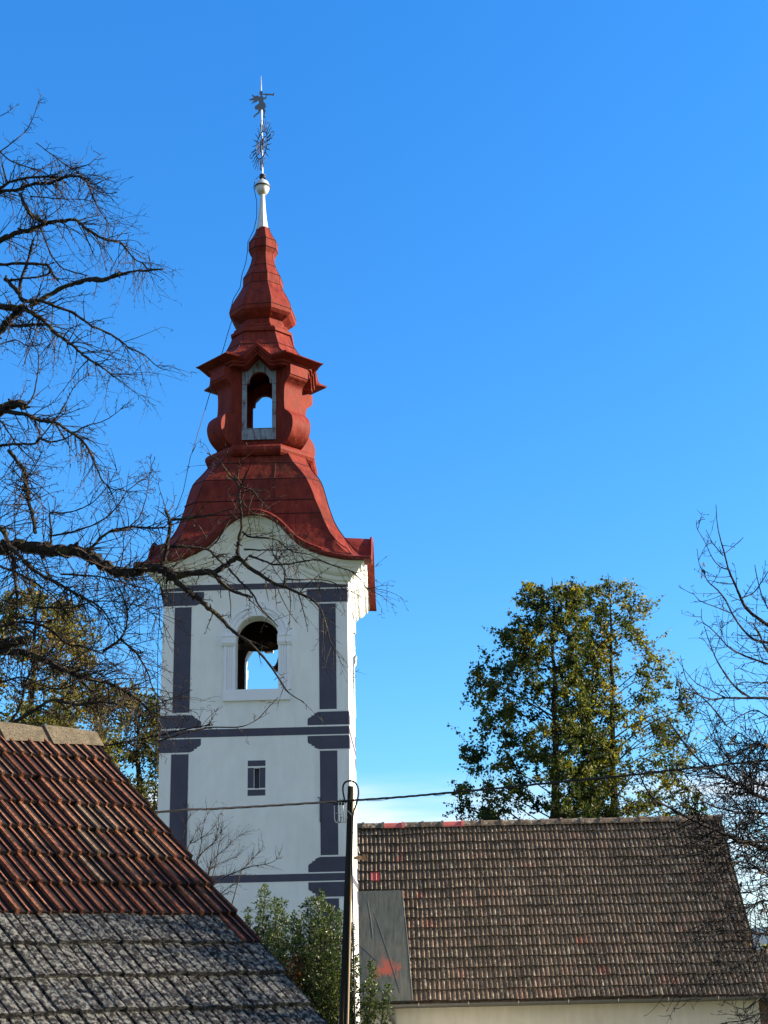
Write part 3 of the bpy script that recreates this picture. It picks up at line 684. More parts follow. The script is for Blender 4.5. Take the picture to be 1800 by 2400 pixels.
mb.add([(NX0, RY, RZ-.03), (NX1-.03, RY, RZ-.03), (NX1-.03, EY+.05, EZ+.02), (NX0, EY+.05, EZ+.02)], [(0, 3, 2, 1)])
mb.add([(NX0, RY, RZ-.03), (NX1-.03, RY, RZ-.03), (NX1-.03, 2*RY-EY, EZ), (NX0, 2*RY-EY, EZ)], [(0, 1, 2, 3)])
mb.build('roof_boarding', M['soffit'], roof, org=NO)
# ridge tiles, each its own shell; two are new
nr = int((NX1-NX0)/.60)+1; rl = (NX1-NX0)/nr
rg = random.Random(9)
def ridge_tile(mb, A, U, S, Up, L_, r, m, tone, nw, hh=.10, ang=False):
    """angled cap: A start, U along, S sideways, Up"""
    sec = [(-1, -.75), (-.85, -.35), (-.45, .3), (0, .55), (.45, .3), (.85, -.35), (1, -.75)]
    if ang: sec = [(-1, -.95), (-.55, -.2), (-.12, .50), (0, .56), (.12, .50), (.55, -.2), (1, -.95)]
    o = len(mb.v)
    for t, sc_ in (((0, 1.32), (.03, 1.30), (.5, 1.14), (1.0, .98)) if ang else ((0, 1.22), (.12, 1.22), (.121, 1.0), (1.0, .98))):
        for a, b in sec: q = A+U*(L_*t)+S*(a*r*sc_)+Up*(b*hh*sc_+(.012 if sc_ > 1.1 else 0)); mb.v.append(tuple(q))
    k = len(sec)
    for i in range(3):
        for j in range(k-1): a = o+i*k+j; mb.face([a, a+k, a+k+1, a+1], m, tone, nw)
    mb.face([o+j for j in range(k)], m, tone, nw); mb.face([o+3*k+j for j in range(k)][::-1], m, tone, nw)
redx = []
for s_ in (898, 1040): redx.append(-1.02+(s_-838+8)*(10.98/852))
for i in range(nr):
    x = NX0+i*rl; mb = MB(); nw = 1.0 if any(x+.28 > q > x-.32 for q in redx) else 0.0
    ridge_tile(mb, Vector((x+rl, RY-.02, RZ+.05+rg.uniform(-.008, .008))), Vector((-1, 0, 0)), Vector((0, 1, 0)), Vector((0, 0, 1)), rl+.02, .16, 0, .0+.2*rg.random(), nw, .13)
    if x > -1.9: mb.build('ridge_tile', M['navetile'], roof, tone=True, org=NO)
# stained metal sheet low on the left of the roof
mb = MB(); s0, s1 = P_S0, NL+.04
def rp(x, s, h): return Vector((x, RY, RZ))+Dn*s+Nn*h
q = [rp(-2.0, s0, .125), rp(.27, s0, .125), rp(.47, s1, .125), rp(-2.0, s1, .125)]; q2 = [rp(-2.0, s0, .02), rp(.27, s0, .02), rp(.47, s1, .02), rp(-2.0, s1, .02)]
mb.add(q+q2, [(0, 3, 2, 1), (3, 7, 6, 2), (0, 1, 5, 4), (1, 2, 6, 5)])
sheet = mb.build('metal_sheet', M['patch'], nave, org=NO)
mb = MB()
for a, b in (((-.72, s0+.35), (-.58, s0+1.6)), ((-.55, s0+.75), (.15, s1-.25)), ((.27, s0), (.47, s1)), ((-1.05, s0+1.75), (-.50, s0+2.35))):
    mb.tube([rp(a[0], a[1], .125), rp((a[0]+b[0])/2+.02, (a[1]+b[1])/2, .127), rp(b[0], b[1], .127)], .0045, 4)
mb.build('sheet_seam', M['gutter'], sheet, org=NO)
# walls
mb = MB(); WY0, WY1 = EY+.42, 2*RY-EY-.42; GX0, GX1 = NX0+.15, NX1-.15
mb.add([(GX0, WY0, 0), (GX1, WY0, 0), (GX1, WY0, EZ+.55), (GX0, WY0, EZ+.55), (GX0, WY1, 0), (GX1, WY1, 0), (GX1, WY1, EZ+.5), (GX0, WY1, EZ+.5), (GX0, RY, RZ-.15), (GX1, RY, RZ-.15)],
       [(0, 1, 2, 3), (5, 4, 7, 6), (1, 5, 6, 9, 2), (4, 0, 3, 8, 7)])
mb.build('wall', M['plaster2'], nave, org=NO)
mb = MB(); mb.box(NX0, NX1+2.5, EY+.08, WY0+.05, EZ-.10, EZ-.06); mb.box(NX0, NX1+2.5, EY+.02, EY+.07, EZ-.16, EZ+.0); mb.build('eave_board', M['soffit'], nave, org=NO)
mb = MB(); n = 10; gx = [NX0, NX1+2.4]
rws = [[(x, EY-.02-.075+.075*cos(pi+pi*i/n)*1.0, EZ-.06-.085*sin(pi*i/n)) for i in range(n+1)] for x in gx]; mb.grid(rws)
rws = [[(x, EY-.02-.075+.068*cos(pi+pi*i/n)*1.0, EZ-.06-.078*sin(pi*i/n)) for i in range(n+1)] for x in gx]; mb.grid(rws, flip=True)
gut = mb.build('gutter', M['gutter'], nave, org=NO, smooth=True)
for i in range(9):
    x = .62+i*1.33; mb = MB(); mb.tube([(x, EY+.03, EZ+.0), (x, EY-.02, EZ-.05)]+[(x, EY-.095+.09*cos(pi*j/6), EZ-.06-.10*sin(pi*j/6)) for j in range(7)]+[(x, EY-.19, EZ-.03)], .014, 4); mb.build('gutter_bracket', M['gutter'], gut, org=NO)
mb = MB(); mb.tube([(-.18, EY-.09, EZ-.14), (-.18, EY-.05, EZ-.28), (-.05, WY0-.12, EZ-.55), (-.05, WY0-.08, 0.1)], .05, 8); mb.build('downpipe', M['gutter'], nave, org=NO, smooth=True)
# lower annex roof carried on beyond the verge
annex = empty('church_annex', (11.4, 42, 0)); AO = Vector((11.4, 42, 0))
tag(annex, 'low annex with brown tiles and brick wall at the right end of the nave', 'annex')
mb = MB(); s_a = (RZ-6.6)/(RZ-EZ)*NL; r0 = int(round(s_a/ex))
tile_field(mb, rp(NX1+.02, r0*ex, -.01), Vector((1, 0, 0)), Dn, Nn, rows_n-r0, 10, twn, ex, nprof, .03, 8, .005, lambda r, c, rg: .5+.5*rg.random())
mb.build('tiled_roof', M['navetile'], annex, tone=True, org=AO)
mb = MB(); yb = rp(0, r0*ex, 0).y; mb.box(NX1-.1, NX1+2.4, EY+.55, yb+2.2, 0, EZ+.35); mb.build('wall', M['brick'], annex, tone=True, org=AO)

# ---------------- near barn roof, left foreground
SCB = 1.15
B0 = unp(255, 1788, 12.004*SCB); Db = Vector((.5892, -.4602, -.6642)).normalized(); Rb = Vector((-.8426, -.5385, 0)).normalized()
Nb = Db.cross(Rb); Nb = (Nb if Nb.z > 0 else -Nb).normalized(); exb = .33*SCB; twb = .155*SCB
BO = Vector((B0.x-3.0, B0.y-2.5, ground_z(B0.x-3, B0.y-2.5)))
barn = empty('barn', tuple(BO)); tag(barn, 'old barn with red clay and grey lichened roof tiles in the left foreground', 'barn')
Uc = -Rb                                                      # tiles counted leftwards from the verge; profile runs to the right
ncol = 34; nrow = 17
bprof = [(0, .030), (.004, .040), (.012, .034), (.022, .040), (.027, .034), (.030, .003), (.084, 0), (.086, .018), (.090, .024), (.099, .022), (.102, .002), (.152, 0), (.155, .030)]
bprof = [(u*SCB, h*.66) for u, h in bprof]
sprof = [(0, .018), (.006, .020), (.030, .023), (.060, .021), (.068, .014), (.074, .011), (.080, .014), (.088, .020), (.120, .021), (.140, .018), (.148, .003), (.151, .003), (.155, .018)]; sprof = [(u*SCB, h) for u, h in sprof]
O_ = B0-Db*exb*1.0+Rb*(ncol*twb)
def btone(r, c, rg): return rg.random()
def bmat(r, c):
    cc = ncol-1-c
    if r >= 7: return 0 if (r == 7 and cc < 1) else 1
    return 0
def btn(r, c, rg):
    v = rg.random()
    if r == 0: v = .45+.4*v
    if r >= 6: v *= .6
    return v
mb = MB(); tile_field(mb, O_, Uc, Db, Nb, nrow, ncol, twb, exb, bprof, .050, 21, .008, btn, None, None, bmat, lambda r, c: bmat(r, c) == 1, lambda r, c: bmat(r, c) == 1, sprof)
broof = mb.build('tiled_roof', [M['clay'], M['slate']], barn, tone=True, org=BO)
RT = B0-Db*exb*1.0                                            # ridge end at verge
Rlen = ncol*twb; hz = Vector((Db.x, Db.y, 0)).normalized(); pit = atan2(-Db.z, sqrt(Db.x**2+Db.y**2))
Bk = Vector((-hz.x*cos(pit), -hz.y*cos(pit), -sin(pit)))
mb = MB(); EL = nrow*exb
A = RT-Nb*.03; mb.add([A, A+Rb*Rlen, A+Rb*Rlen+Db*EL, A+Db*EL], [(0, 1, 2, 3)])
mb.add([A, A+Rb*Rlen, A+Rb*Rlen+Bk*EL, A+Bk*EL], [(0, 3, 2, 1)])
mb.build('roof_boarding', M['soffit'], broof, org=BO)
mb = MB()                                                     # gable walls and side walls
def gb(off):
    a = RT+Rb*off-Vector((0, 0, .12)); d = .92
    return [a, a+Db*EL*d, a+Bk*EL*d]
g0, g1 = gb(.12), gb(Rlen-.1)
def dn_(p): return Vector((p.x, p.y, 0.0))
vs = g0+g1+[dn_(g0[1]), dn_(g0[2]), dn_(g1[1]), dn_(g1[2])]
mb.add(vs, [(0, 1, 6, 7, 2), (3, 5, 9, 8, 4), (1, 4, 8, 6), (2, 7, 9, 5)])
mb.build('wall', M['wood'], barn, org=BO)
rgt = random.Random(4)
for i in range(9):                                            # angular concrete ridge caps
    mb = MB(); L_ = .50; st = RT-Rb*.03+Rb*(.47*i)+Vector((0, 0, .032))
    ridge_tile(mb, st+Rb*(L_+.02), -Rb, Vector((-hz.x, -hz.y, 0)), Vector((0, 0, 1)), L_+.04, .140, 0, rgt.random(), 0, .105, True)
    mb.build('ridge_tile', M['ridge_grey'] if i < 2 else M['clay'], broof, tone=True, org=BO)

# ================================================================== POLE AND CABLES
PP = unp(805, 2400, 28); PT = unp(821, 1843, 28); lean = (PT-PP)/(PT.z-PP.z)
PB = PP-lean*(PP.z-(-.3)); PO = Vector((PB.x, PB.y, 0))
pole = empty('utility_pole', tuple(PO)); tag(pole, 'dark wooden utility pole with a cable loop over its top before the tower', 'utility pole')
mb = MB(); rg = random.Random(2); pts = []; rad = []
for i in range(26):
    t = i/25; z = -.3+(PT.z+.3)*t; pts.append(PB+lean*(z+.3)+Vector((rg.uniform(-.004, .004)+.012*sin(t*9), 0, 0))); rad.append(.098-.040*t)
mb.tube(pts, rad, 12); mb.build('pole_shaft', M['pole'], pole, org=PO)
mb = MB()                                                     # pale wooden slat and conduits strapped to the right side
mb.tube([PT-lean*z+Vector((.060+.005*z, -.045, 0)) for z in (.3, .9, 1.6, 2.6, 4.5, 9.0)], .020, 5); mb.build('conduit', M['slat'], pole, org=PO)
def z3(x, y, Y=27.9): return unp(760+x/7.9, 1800+y/7.9, Y)
mb = MB(); lp = [z3(*q) for q in ((395, 650), (362, 520), (345, 400), (357, 310), (400, 258), (480, 238), (560, 262), (618, 340), (636, 440), (622, 560), (585, 690), (548, 800), (528, 950), (518, 1300), (512, 1700), (520, 2200))]
lp = catmull(lp, 4); lp += [lp[-1]+(lp[-1]-lp[-3]).normalized()*k for k in (1, 3, 5.5)]
mb.tube(lp, .019, 6); mb.build('cable_loop', M['wire'], pole, org=PO, smooth=True)
mb = MB(); mb.tube([z3(160, 628), z3(440, 622)], .013, 5); mb.tube([z3(460, 570), z3(465, 640)], .02, 5); mb.build('insulator_bar', M['iron'], pole, org=PO)
for i, x in enumerate((185, 240, 293, 346)):
    mb = MB(); c = z3(x, 640); mb.lathe([(r, c.z+z) for r, z in ((.008, -.05), (.022, -.045), (.026, -.02), (.014, -.005), (.026, .01), (.024, .035), (.01, .045), (.006, .075))], 8, (c.x, c.y)); mb.build('insulator', M['iron'], pole, org=PO)
    mb = MB(); x2 = (260, 300, 355, 400)[i]
    mb.tube(catmull([z3(x, 690), z3(x+4, 800), z3(x+6, 940), z3(x+30, 1005), z3(min(x2, x+62), 1000), z3(min(x2+20, x+75), 900)], 4), .009, 4); mb.build('jumper_wire', M['white_wire'] if i != 1 else M['wire'], pole, org=PO)
mb = MB(); mb.tube(catmull([z3(x, y) for x, y in ((400, 980), (398, 800), (440, 800), (490, 850), (505, 870))], 4), .0075, 4); mb.tube([z3(215, 830), z3(270, 860), z3(300, 862), z3(345, 850)], .006, 4); mb.build('jumper_wire', M['white_wire'], pole, org=PO)
# main bundled cable
def sag(A, B, s, n=24): return [A.lerp(B, i/n)-Vector((0, 0, s*4*(i/n)*(1-i/n))) for i in range(n+1)]
pa = [(-420, 1985, 23), (358, 1905, 25.6), (500, 1896, 26.5), (640, 1888, 27.2), (781, 1879, 27.8), (825, 1876, 27.86), (940, 1868, 27.9), (1040, 1859, 27.9), (1170, 1847, 27.9), (1308, 1833, 27.8), (1474, 1817, 27.7), (1640, 1798, 27.6), (1800, 1782, 27.4), (2300, 1735, 26.8)]
base = catmull([unp(*q) for q in pa], 14)
mb = MB()
for s in range(3):
    pts = []
    for i, p in enumerate(base):
        a = i*.55+s*2.094; pts.append(p+Vector((0, cos(a)*.012, sin(a)*.012)))
    mb.tube(pts, .0115, 5)
for a, b in ((unp(850, 1875, 27.9), unp(925, 1869, 27.9)), (unp(1010, 1862, 27.9), unp(1050, 1858, 27.9))): mb.tube(sag(a, b, .035, 8), .005, 4)
tag(mb.build('overhead_cable', M['wire']), 'thick black twisted overhead cable running past the tower and across the two lime trees', 'power cable')
mb = MB(); mb.tube(sag(unp(828, 1950, 28.0), unp(843, 2000, 35.9), .02, 8), .006, 4)
tag(mb.build('service_wire', M['white_wire']), 'thin pale wire from the utility pole to the small bracket on the tower flank', 'wire')

# ================================================================== TREES
def rv(rg):
    while True:
        v = Vector((rg.uniform(-1, 1), rg.uniform(-1, 1), rg.uniform(-1, 1)))
        if .05 < v.length < 1: return v.normalized()
def grow(mb, p, d, L, r, lvl, rg, droop=.0, wob=.16, kids=6.5, klen=(.3, .6), spur=.5, step=.09, tips=None, flat=None, mi=0, curl=0.0):
    n = max(3, int(L/step)); st = L/n; pts = [p.copy()]; ds = [d.copy()]
    for i in range(n):
        t = i/n
        d = d+rv(rg)*wob+Vector((0, 0, -droop+curl*t))
        d.normalize(); p = p+d*st; pts.append(p.copy()); ds.append(d.copy())
    rads = [r*(1-.62*i/n) for i in range(n+1)]
    mb.tube(pts, rads, 3 if r < .012 else 5, mi, .5, False)
    if tips is not None: tips.append((pts, lvl))
    for i in range(1, n+1):
        if rg.random() < spur:
            dd = (ds[i]*.6+rv(rg)).normalized(); q = pts[i]
            l = rg.uniform(.018, .05); mb.tube([q, q+dd*l, q+dd*(l+.010)], [r*.5+.0012, r*.42+.0012, r*.7+.0022], 3, mi, .5, False)
    if lvl > 0:
        m = max(1, int(L*kids))
        for _ in range(m):
            i = rg.randint(max(1, int(n*.12)), n); ax = ds[i].orthogonal().normalized()
            ax = Matrix.Rotation(rg.uniform(0, 2*pi), 3, ds[i]) @ ax
            a = radians(rg.uniform(28, 68)); dd = (ds[i]*cos(a)+ax*sin(a)).normalized()
            grow(mb, pts[i], dd, L*rg.uniform(*klen), max(.0028, rads[i]*rg.uniform(.5, .75)), lvl-1, rg, droop, wob, kids, klen, spur, step, tips, flat, mi, curl)

def limb_pts(px, Y0, Y1, rg, nz=.10, sub=5):
    k = len(px); P = [unp(x, y, Y0+(Y1-Y0)*i/(k-1)+rg.uniform(-nz, nz)) for i, (x, y) in enumerate(px)]
    return catmull(P, sub)
def make_limb(px, Y0, Y1, r0, r1, rg, jit=.35):
    """r0,r1 = radius in photo pixels"""
    P = limb_pts(px, Y0, Y1, rg); n = len(P)
    R = [(r0+(r1-r0)*(i/(n-1))**.8)*depth(P[i])/F for i in range(n)]
    P = [p+rv(rg)*R[i]*jit for i, p in enumerate(P)]; R = [r*rg.uniform(.86, 1.16) for r in R]
    return P, R
def along(P, t):
    f = t*(len(P)-1); i = min(int(f), len(P)-2); return P[i].lerp(P[i+1], f-i), (P[i+1]-P[i]).normalized(), i

S1 = 4.1475; S3 = 3.6065; S4 = 3.318
def A1(l): return [(x/S1, 200+y/S1) for x, y in l]
def A2(l): return [(x/S1, 650+y/S1) for x, y in l]
def A3(l): return [(x/S3, 1100+y/S3) for x, y in l]
def A4(l): return [(380+x/S4, 1050+y/S4) for x, y in l]
# ---- big old bare tree on the left; the trunk stands outside the picture
TL = Vector((-7.0, 17.6, 0)); tgz = ground_z(TL.x, TL.y); LO = Vector((TL.x, TL.y, tgz))
ltree = empty('bare_tree', tuple(LO)); tag(ltree, 'big old leafless tree reaching gnarled branches from the left across the tower', 'tree')
rg = random.Random(11)
# (pixel polyline, Y0, Y1, r0, r1, twig density per metre, twig length m, droop, curl)
LL = [
 (A3([(-260, 640), (0, 660), (200, 650), (400, 680), (600, 690), (750, 740), (850, 800), (980, 860), (1080, 880), (1200, 850), (1350, 840), (1450, 890)]), 17.4, 16.4, 17, 10.5, 9, .75, .02, .03),
 (A4([(60, 985), (100, 1000), (300, 960), (400, 970), (500, 910), (590, 845)]), 16.4, 16.2, 10, 5.5, 5, .6, .03, .0),
 (A4([(70, 1000), (200, 1110), (300, 1190), (380, 1260), (450, 1320), (560, 1430), (700, 1530), (830, 1680), (900, 1780), (980, 1900), (1100, 1975)]), 16.4, 15.6, 7.5, 1.0, 3.2, .32, .03, .0),
 (A4([(400, 975), (480, 1070), (600, 1130), (700, 1160)]), 16.3, 16.0, 5.5, 2.6, 6, .4, .05, 0),
 (A4([(520, 940), (600, 1030), (700, 1130), (760, 1240), (850, 1330), (900, 1390)]), 16.2, 15.9, 3.0, 1.2, 5, .4, .06, 0),
 (A4([(590, 860), (700, 940), (850, 1040), (1000, 1100), (1150, 1170), (1240, 1270), (1300, 1480), (1330, 1550)]), 16.2, 15.6, 5.5, 1.2, 8, .5, .10, 0),
 (A4([(590, 850), (590, 760), (600, 700), (620, 560), (600, 400), (600, 300), (520, 200), (440, 100), (350, 40)]), 16.2, 16.0, 5.0, 1.2, 11, .42, .02, .02),
 (A4([(600, 400), (700, 500), (800, 520), (900, 540)]), 16.1, 16.2, 2.2, .8, 8, .4, .10, 0),
 (A4([(600, 300), (700, 330), (760, 400), (840, 480)]), 16.1, 16.1, 2.2, .8, 8, .4, .08, 0),
 (A4([(20, 985), (0, 940), (20, 860), (45, 700), (60, 580), (30, 490)]), 16.4, 16.2, 6.5, 3.5, 8, .45, 0, .05),
 (A4([(60, 765), (200, 770), (350, 790), (420, 850), (470, 900)]), 16.3, 16.1, 3.8, 2.2, 7, .4, .02, .02),
 (A4([(350, 790), (420, 730), (480, 640), (540, 540), (560, 500)]), 16.2, 15.9, 2.4, 1.0, 6, .3, .0, .04),
 (A4([(60, 560), (200, 550), (330, 530), (450, 500), (560, 470)]), 16.2, 16.0, 3.2, 1.2, 7, .4, .0, .04),
 (A4([(620, 650), (680, 690), (800, 700), (900, 720), (1000, 800), (1150, 830), (1250, 880)]), 16.2, 15.7, 2.8, 1.0, 13, .5, .09, 0),
 (A4([(640, 790), (820, 795), (1000, 790), (1100, 800)]), 16.2, 15.8, 2.2, .9, 12, .45, .10, 0),
 (A4([(680, 840), (800, 880), (870, 905), (1000, 900), (1200, 870), (1350, 920), (1480, 965), (1560, 1050), (1600, 1110)]), 16.2, 15.6, 2.8, .9, 10, .5, .10, 0),
 (A4([(940, 1090), (955, 1010), (940, 930), (880, 850), (830, 750)]), 16.0, 15.9, 2.8, 1.2, 9, .45, .08, 0),
 (A4([(960, 1020), (1080, 1025), (1200, 1020), (1340, 1050), (1450, 1120)]), 16.0, 15.7, 2.2, .8, 9, .42, .11, 0),
 (A3([(-150, 400), (0, 490), (80, 640), (180, 750), (300, 860), (420, 930), (530, 990), (640, 1050), (740, 1100), (860, 1180), (950, 1310)]), 16.6, 15.8, 7, 1.6, 11, .55, .03, .02),
 (A3([(90, 700), (120, 800), (130, 960), (140, 1100), (130, 1260)]), 16.5, 16.3, 5, 3, 10, .55, .02, 0),
 (A3([(-300, 1560), (-100, 1510), (0, 1490), (120, 1470), (240, 1425)]), 17.2, 16.6, 13, 9.5, 5, .5, .02, .02),
 (A3([(-250, 1500), (0, 1535), (250, 1560), (400, 1620), (500, 1680), (620, 1730), (750, 1770), (900, 1800), (1050, 1870), (1180, 1960), (1340, 2120)]), 17.0, 15.8, 9.5, 2.2, 12, .6, .05, .02),
 (A3([(870, 1540), (1000, 1450), (1060, 1350), (1075, 1200), (1040, 1080), (1000, 990)]), 16.2, 16.0, 3.6, 1.6, 12, .5, .05, 0),
 (A3([(290, 1170), (450, 1170), (600, 1170), (780, 1120), (1000, 1120), (1200, 1170), (1380, 1290)]), 16.4, 15.8, 3.2, .8, 11, .45, .07, 0),
 (A3([(750, 690), (850, 580), (950, 520), (1100, 490), (1250, 495), (1400, 490)]), 16.5, 16.3, 3.8, 2.2, 12, .45, .0, .03),
 (A3([(510, 885), (700, 900), (850, 910), (1000, 950), (1200, 1000), (1350, 1060)]), 16.3, 15.8, 2.6, .9, 12, .45, .08, 0),
 (A3([(100, 2150), (300, 2030), (450, 1950), (650, 1990), (850, 1970), (1050, 2000), (1200, 2060)]), 16.6, 16.0, 5, 1.6, 11, .5, .03, 0),
 (A3([(100, 2120), (180, 1980), (210, 1820), (260, 1700), (300, 1560)]), 17.0, 16.6, 4, 2, 9, .5, 0, .02),
 (A3([(1020, 1440), (1150, 1550), (1240, 1700), (1300, 1870), (1400, 1990)]), 16.1, 15.8, 3.2, 1.0, 11, .45, .07, 0),
 (A3([(430, 640), (432, 500), (425, 370), (520, 370), (650, 345), (780, 280), (900, 150), (990, 0)]), 16.4, 15.9, 3.0, .9, 6, .3, 0, .03),
 (A3([(300, 540), (280, 400), (250, 300), (230, 170), (200, 60)]), 16.5, 16.4, 5, 3, 12, .5, .03, 0),
 (A3([(450, 560), (650, 520), (850, 440), (960, 350), (1040, 240), (1090, 170), (1260, 50), (1290, 0)]), 16.4, 15.9, 2.4, .8, 6, .25, 0, .03),
 (A3([(1100, 480), (1180, 400), (1230, 260), (1250, 150), (1275, -20)]), 16.3, 16.1, 1.8, .8, 7, .2, 0, .05),
 (A3([(0, 820), (150, 880), (300, 960), (450, 1070), (520, 1150)]), 16.7, 16.3, 3, 1.4, 11, .5, .04, 0),
 (A3([(0, 1330), (200, 1290), (400, 1340), (560, 1470), (700, 1500), (870, 1560)]), 16.8, 16.4, 4.2, 1.8, 12, .5, .04, 0),
 (A3([(650, 1760), (760, 1860), (800, 1900), (830, 2060), (900, 2160)]), 16.5, 16.2, 4, 1.5, 11, .5, .05, 0),
 (A3([(0, 1800), (200, 1760), (420, 1850), (600, 1830), (760, 1700), (900, 1600)]), 16.8, 16.4, 2.6, 1.0, 12, .5, .02, 0),
 ([(370, 1738), (420, 1722), (487, 1706), (560, 1704), (600, 1688), (626, 1662), (652, 1634)], 16.0, 15.7, 2.4, .7, 4.5, .16, .02, .03),
 ([(200, 1748), (260, 1745), (330, 1732), (380, 1722), (440, 1708), (500, 1698)], 16.5, 15.9, 3.6, 1.4, 7, .35, .02, .0),
 (A2([(-200, 260), (0, 290), (180, 290), (250, 310), (350, 370), (450, 450), (560, 560), (680, 640), (780, 730), (900, 820), (1000, 880), (1110, 970)]), 17.0, 16.0, 8.5, 1.8, 8, .7, .09, 0),
 (A2([(60, 20), (180, 150), (230, 230), (380, 220), (500, 270), (700, 340), (820, 420), (900, 480), (1050, 540), (1200, 640), (1260, 690), (1400, 750), (1520, 860), (1610, 900)]), 16.8, 15.9, 5.5, .9, 7, .6, .10, 0),
 (A2([(-200, 700), (0, 520), (80, 430), (150, 350), (250, 300)]), 17.2, 16.8, 9, 6, 4, .5, .05, 0),
 (A2([(110, 475), (250, 467), (430, 460)]), 17.0, 16.6, 4.5, 3.5, 4, .4, .06, 0),
 (A2([(0, 650), (150, 610), (250, 660), (350, 665), (470, 620)]), 16.9, 16.6, 2, 1, 6, .3, .06, 0),
 (A2([(-260, 1420), (0, 1300), (100, 1250), (200, 1235), (235, 1250)]), 17.2, 16.7, 13, 8.5, 4, .4, .02, 0),
 (A2([(60, 1300), (260, 1340), (400, 1390), (540, 1410), (640, 1480), (780, 1570), (870, 1680), (940, 1850), (1000, 1980), (1100, 2060), (1200, 2050)]), 16.9, 15.9, 5.5, 1.0, 9, .5, .07, 0),
 (A2([(380, 1580), (520, 1400), (620, 1260), (700, 1100), (750, 1030), (830, 970), (930, 910)]), 16.7, 16.3, 1.8, .8, 4, .2, 0, .03),
 (A2([(240, 1260), (300, 1190), (340, 1090), (370, 900), (372, 740), (320, 650), (250, 490)]), 16.7, 16.5, 2.4, .9, 4, .3, .02, 0),
 (A2([(-100, 1680), (0, 1640), (160, 1620), (330, 1620), (400, 1570), (500, 1600), (650, 1560), (820, 1450), (1000, 1400), (1130, 1320), (1220, 1230)]), 16.9, 16.2, 4, .7, 5, .22, 0, .03),
 (A2([(-100, 1350), (0, 1390), (80, 1500), (160, 1620), (280, 1740), (330, 1780)]), 16.9, 16.6, 3, 1, 9, .4, .03, 0),
 (A2([(80, 1680), (190, 1820), (240, 1900), (270, 2030), (290, 2150)]), 16.8, 16.6, 5, 3.5, 12, .5, .03, 0),
 (A1([(-150, 1060), (0, 1030), (150, 1020), (320, 960), (480, 955), (600, 905), (700, 885), (800, 890), (850, 950), (900, 1080), (960, 1200), (1040, 1320), (1090, 1375)]), 17.0, 16.2, 5, .8, 9, .6, .10, 0),
 (A1([(-150, 1080), (0, 1000), (120, 930), (300, 900), (500, 890), (600, 900)]), 17.0, 16.5, 4, 2.5, 9, .5, .08, 0),
 (A1([(-200, 1560), (0, 1510), (150, 1440), (320, 1400), (450, 1340), (600, 1320), (740, 1310), (850, 1400), (1000, 1490), (1150, 1520), (1220, 1580), (1300, 1680), (1400, 1740), (1440, 1800)]), 17.0, 16.0, 7.5, .8, 8, .6, .10, 0),
 (A1([(190, 1050), (260, 1200), (330, 1280), (450, 1340)]), 16.7, 16.6, 4, 5.5, 8, .5, .08, 0),
 (A1([(-100, 1760), (0, 1745), (200, 1730), (420, 1740), (480, 1770), (510, 1830), (560, 1900)]), 16.9, 16.6, 4.5, 2.5, 4, .35, .04, 0),
 (A1([(190, 2040), (200, 1900), (270, 1700), (300, 1600), (315, 1510)]), 16.8, 16.6, 4, 3, 3, .3, 0, 0),
 (A1([(380, 1350), (460, 1560), (520, 1680), (600, 1770), (700, 1810), (850, 1850)]), 16.7, 16.4, 1.8, 1.5, 5, .35, .06, 0),
 (A1([(300, 2150), (480, 2040), (620, 1960), (740, 1925), (850, 1880), (1000, 1880), (1150, 1850), (1270, 1810), (1420, 1800), (1585, 1785)]), 16.8, 15.8, 6, 2.2, 4, .4, .06, 0),
 (A1([(740, 1925), (870, 1890), (960, 1900), (1080, 1865), (1170, 1830)]), 16.3, 16.0, 5.5, 4.5, 0, .3, 0, 0),
 (A1([(80, 1900), (200, 1880), (380, 1860), (500, 1820)]), 16.8, 16.6, 3.2, 2, 5, .35, .03, 0),
 (A1([(-60, 700), (0, 645), (150, 530), (260, 430), (330, 290), (370, 170), (405, 88)]), 16.9, 16.6, 2.0, .7, 4, .14, 0, .03),
 (A1([(-100, 350), (0, 300), (90, 250), (172, 185)]), 16.9, 16.8, 1.2, .6, 3, .1, 0, .03),
 (A1([(0, 650), (100, 730), (250, 790), (400, 830), (480, 880)]), 16.9, 16.6, 1.6, 1.4, 7, .4, .05, 0),
 (A1([(350, 558), (500, 670), (650, 780), (740, 830), (840, 940)]), 16.7, 16.5, 1.0, 1.8, 7, .3, .03, 0),
 (A1([(660, 900), (740, 810), (860, 770), (920, 720), (1000, 655)]), 16.5, 16.3, 1.8, .7, 5, .16, 0, .02),
 (A1([(780, 900), (900, 965), (1000, 925), (1072, 897)]), 16.4, 16.3, 1.5, .8, 5, .2, .02, .0),
 (A1([(870, 975), (960, 1030), (1050, 1050), (1137, 1044)]), 16.4, 16.3, 1.4, .9, 5, .16, .02, .0),
 (A1([(300, 1080), (450, 1090), (600, 1105), (800, 1110), (900, 1130)]), 16.6, 16.4, 1.6, 1.0, 7, .35, .08, .0),
]
tw_ = MB()
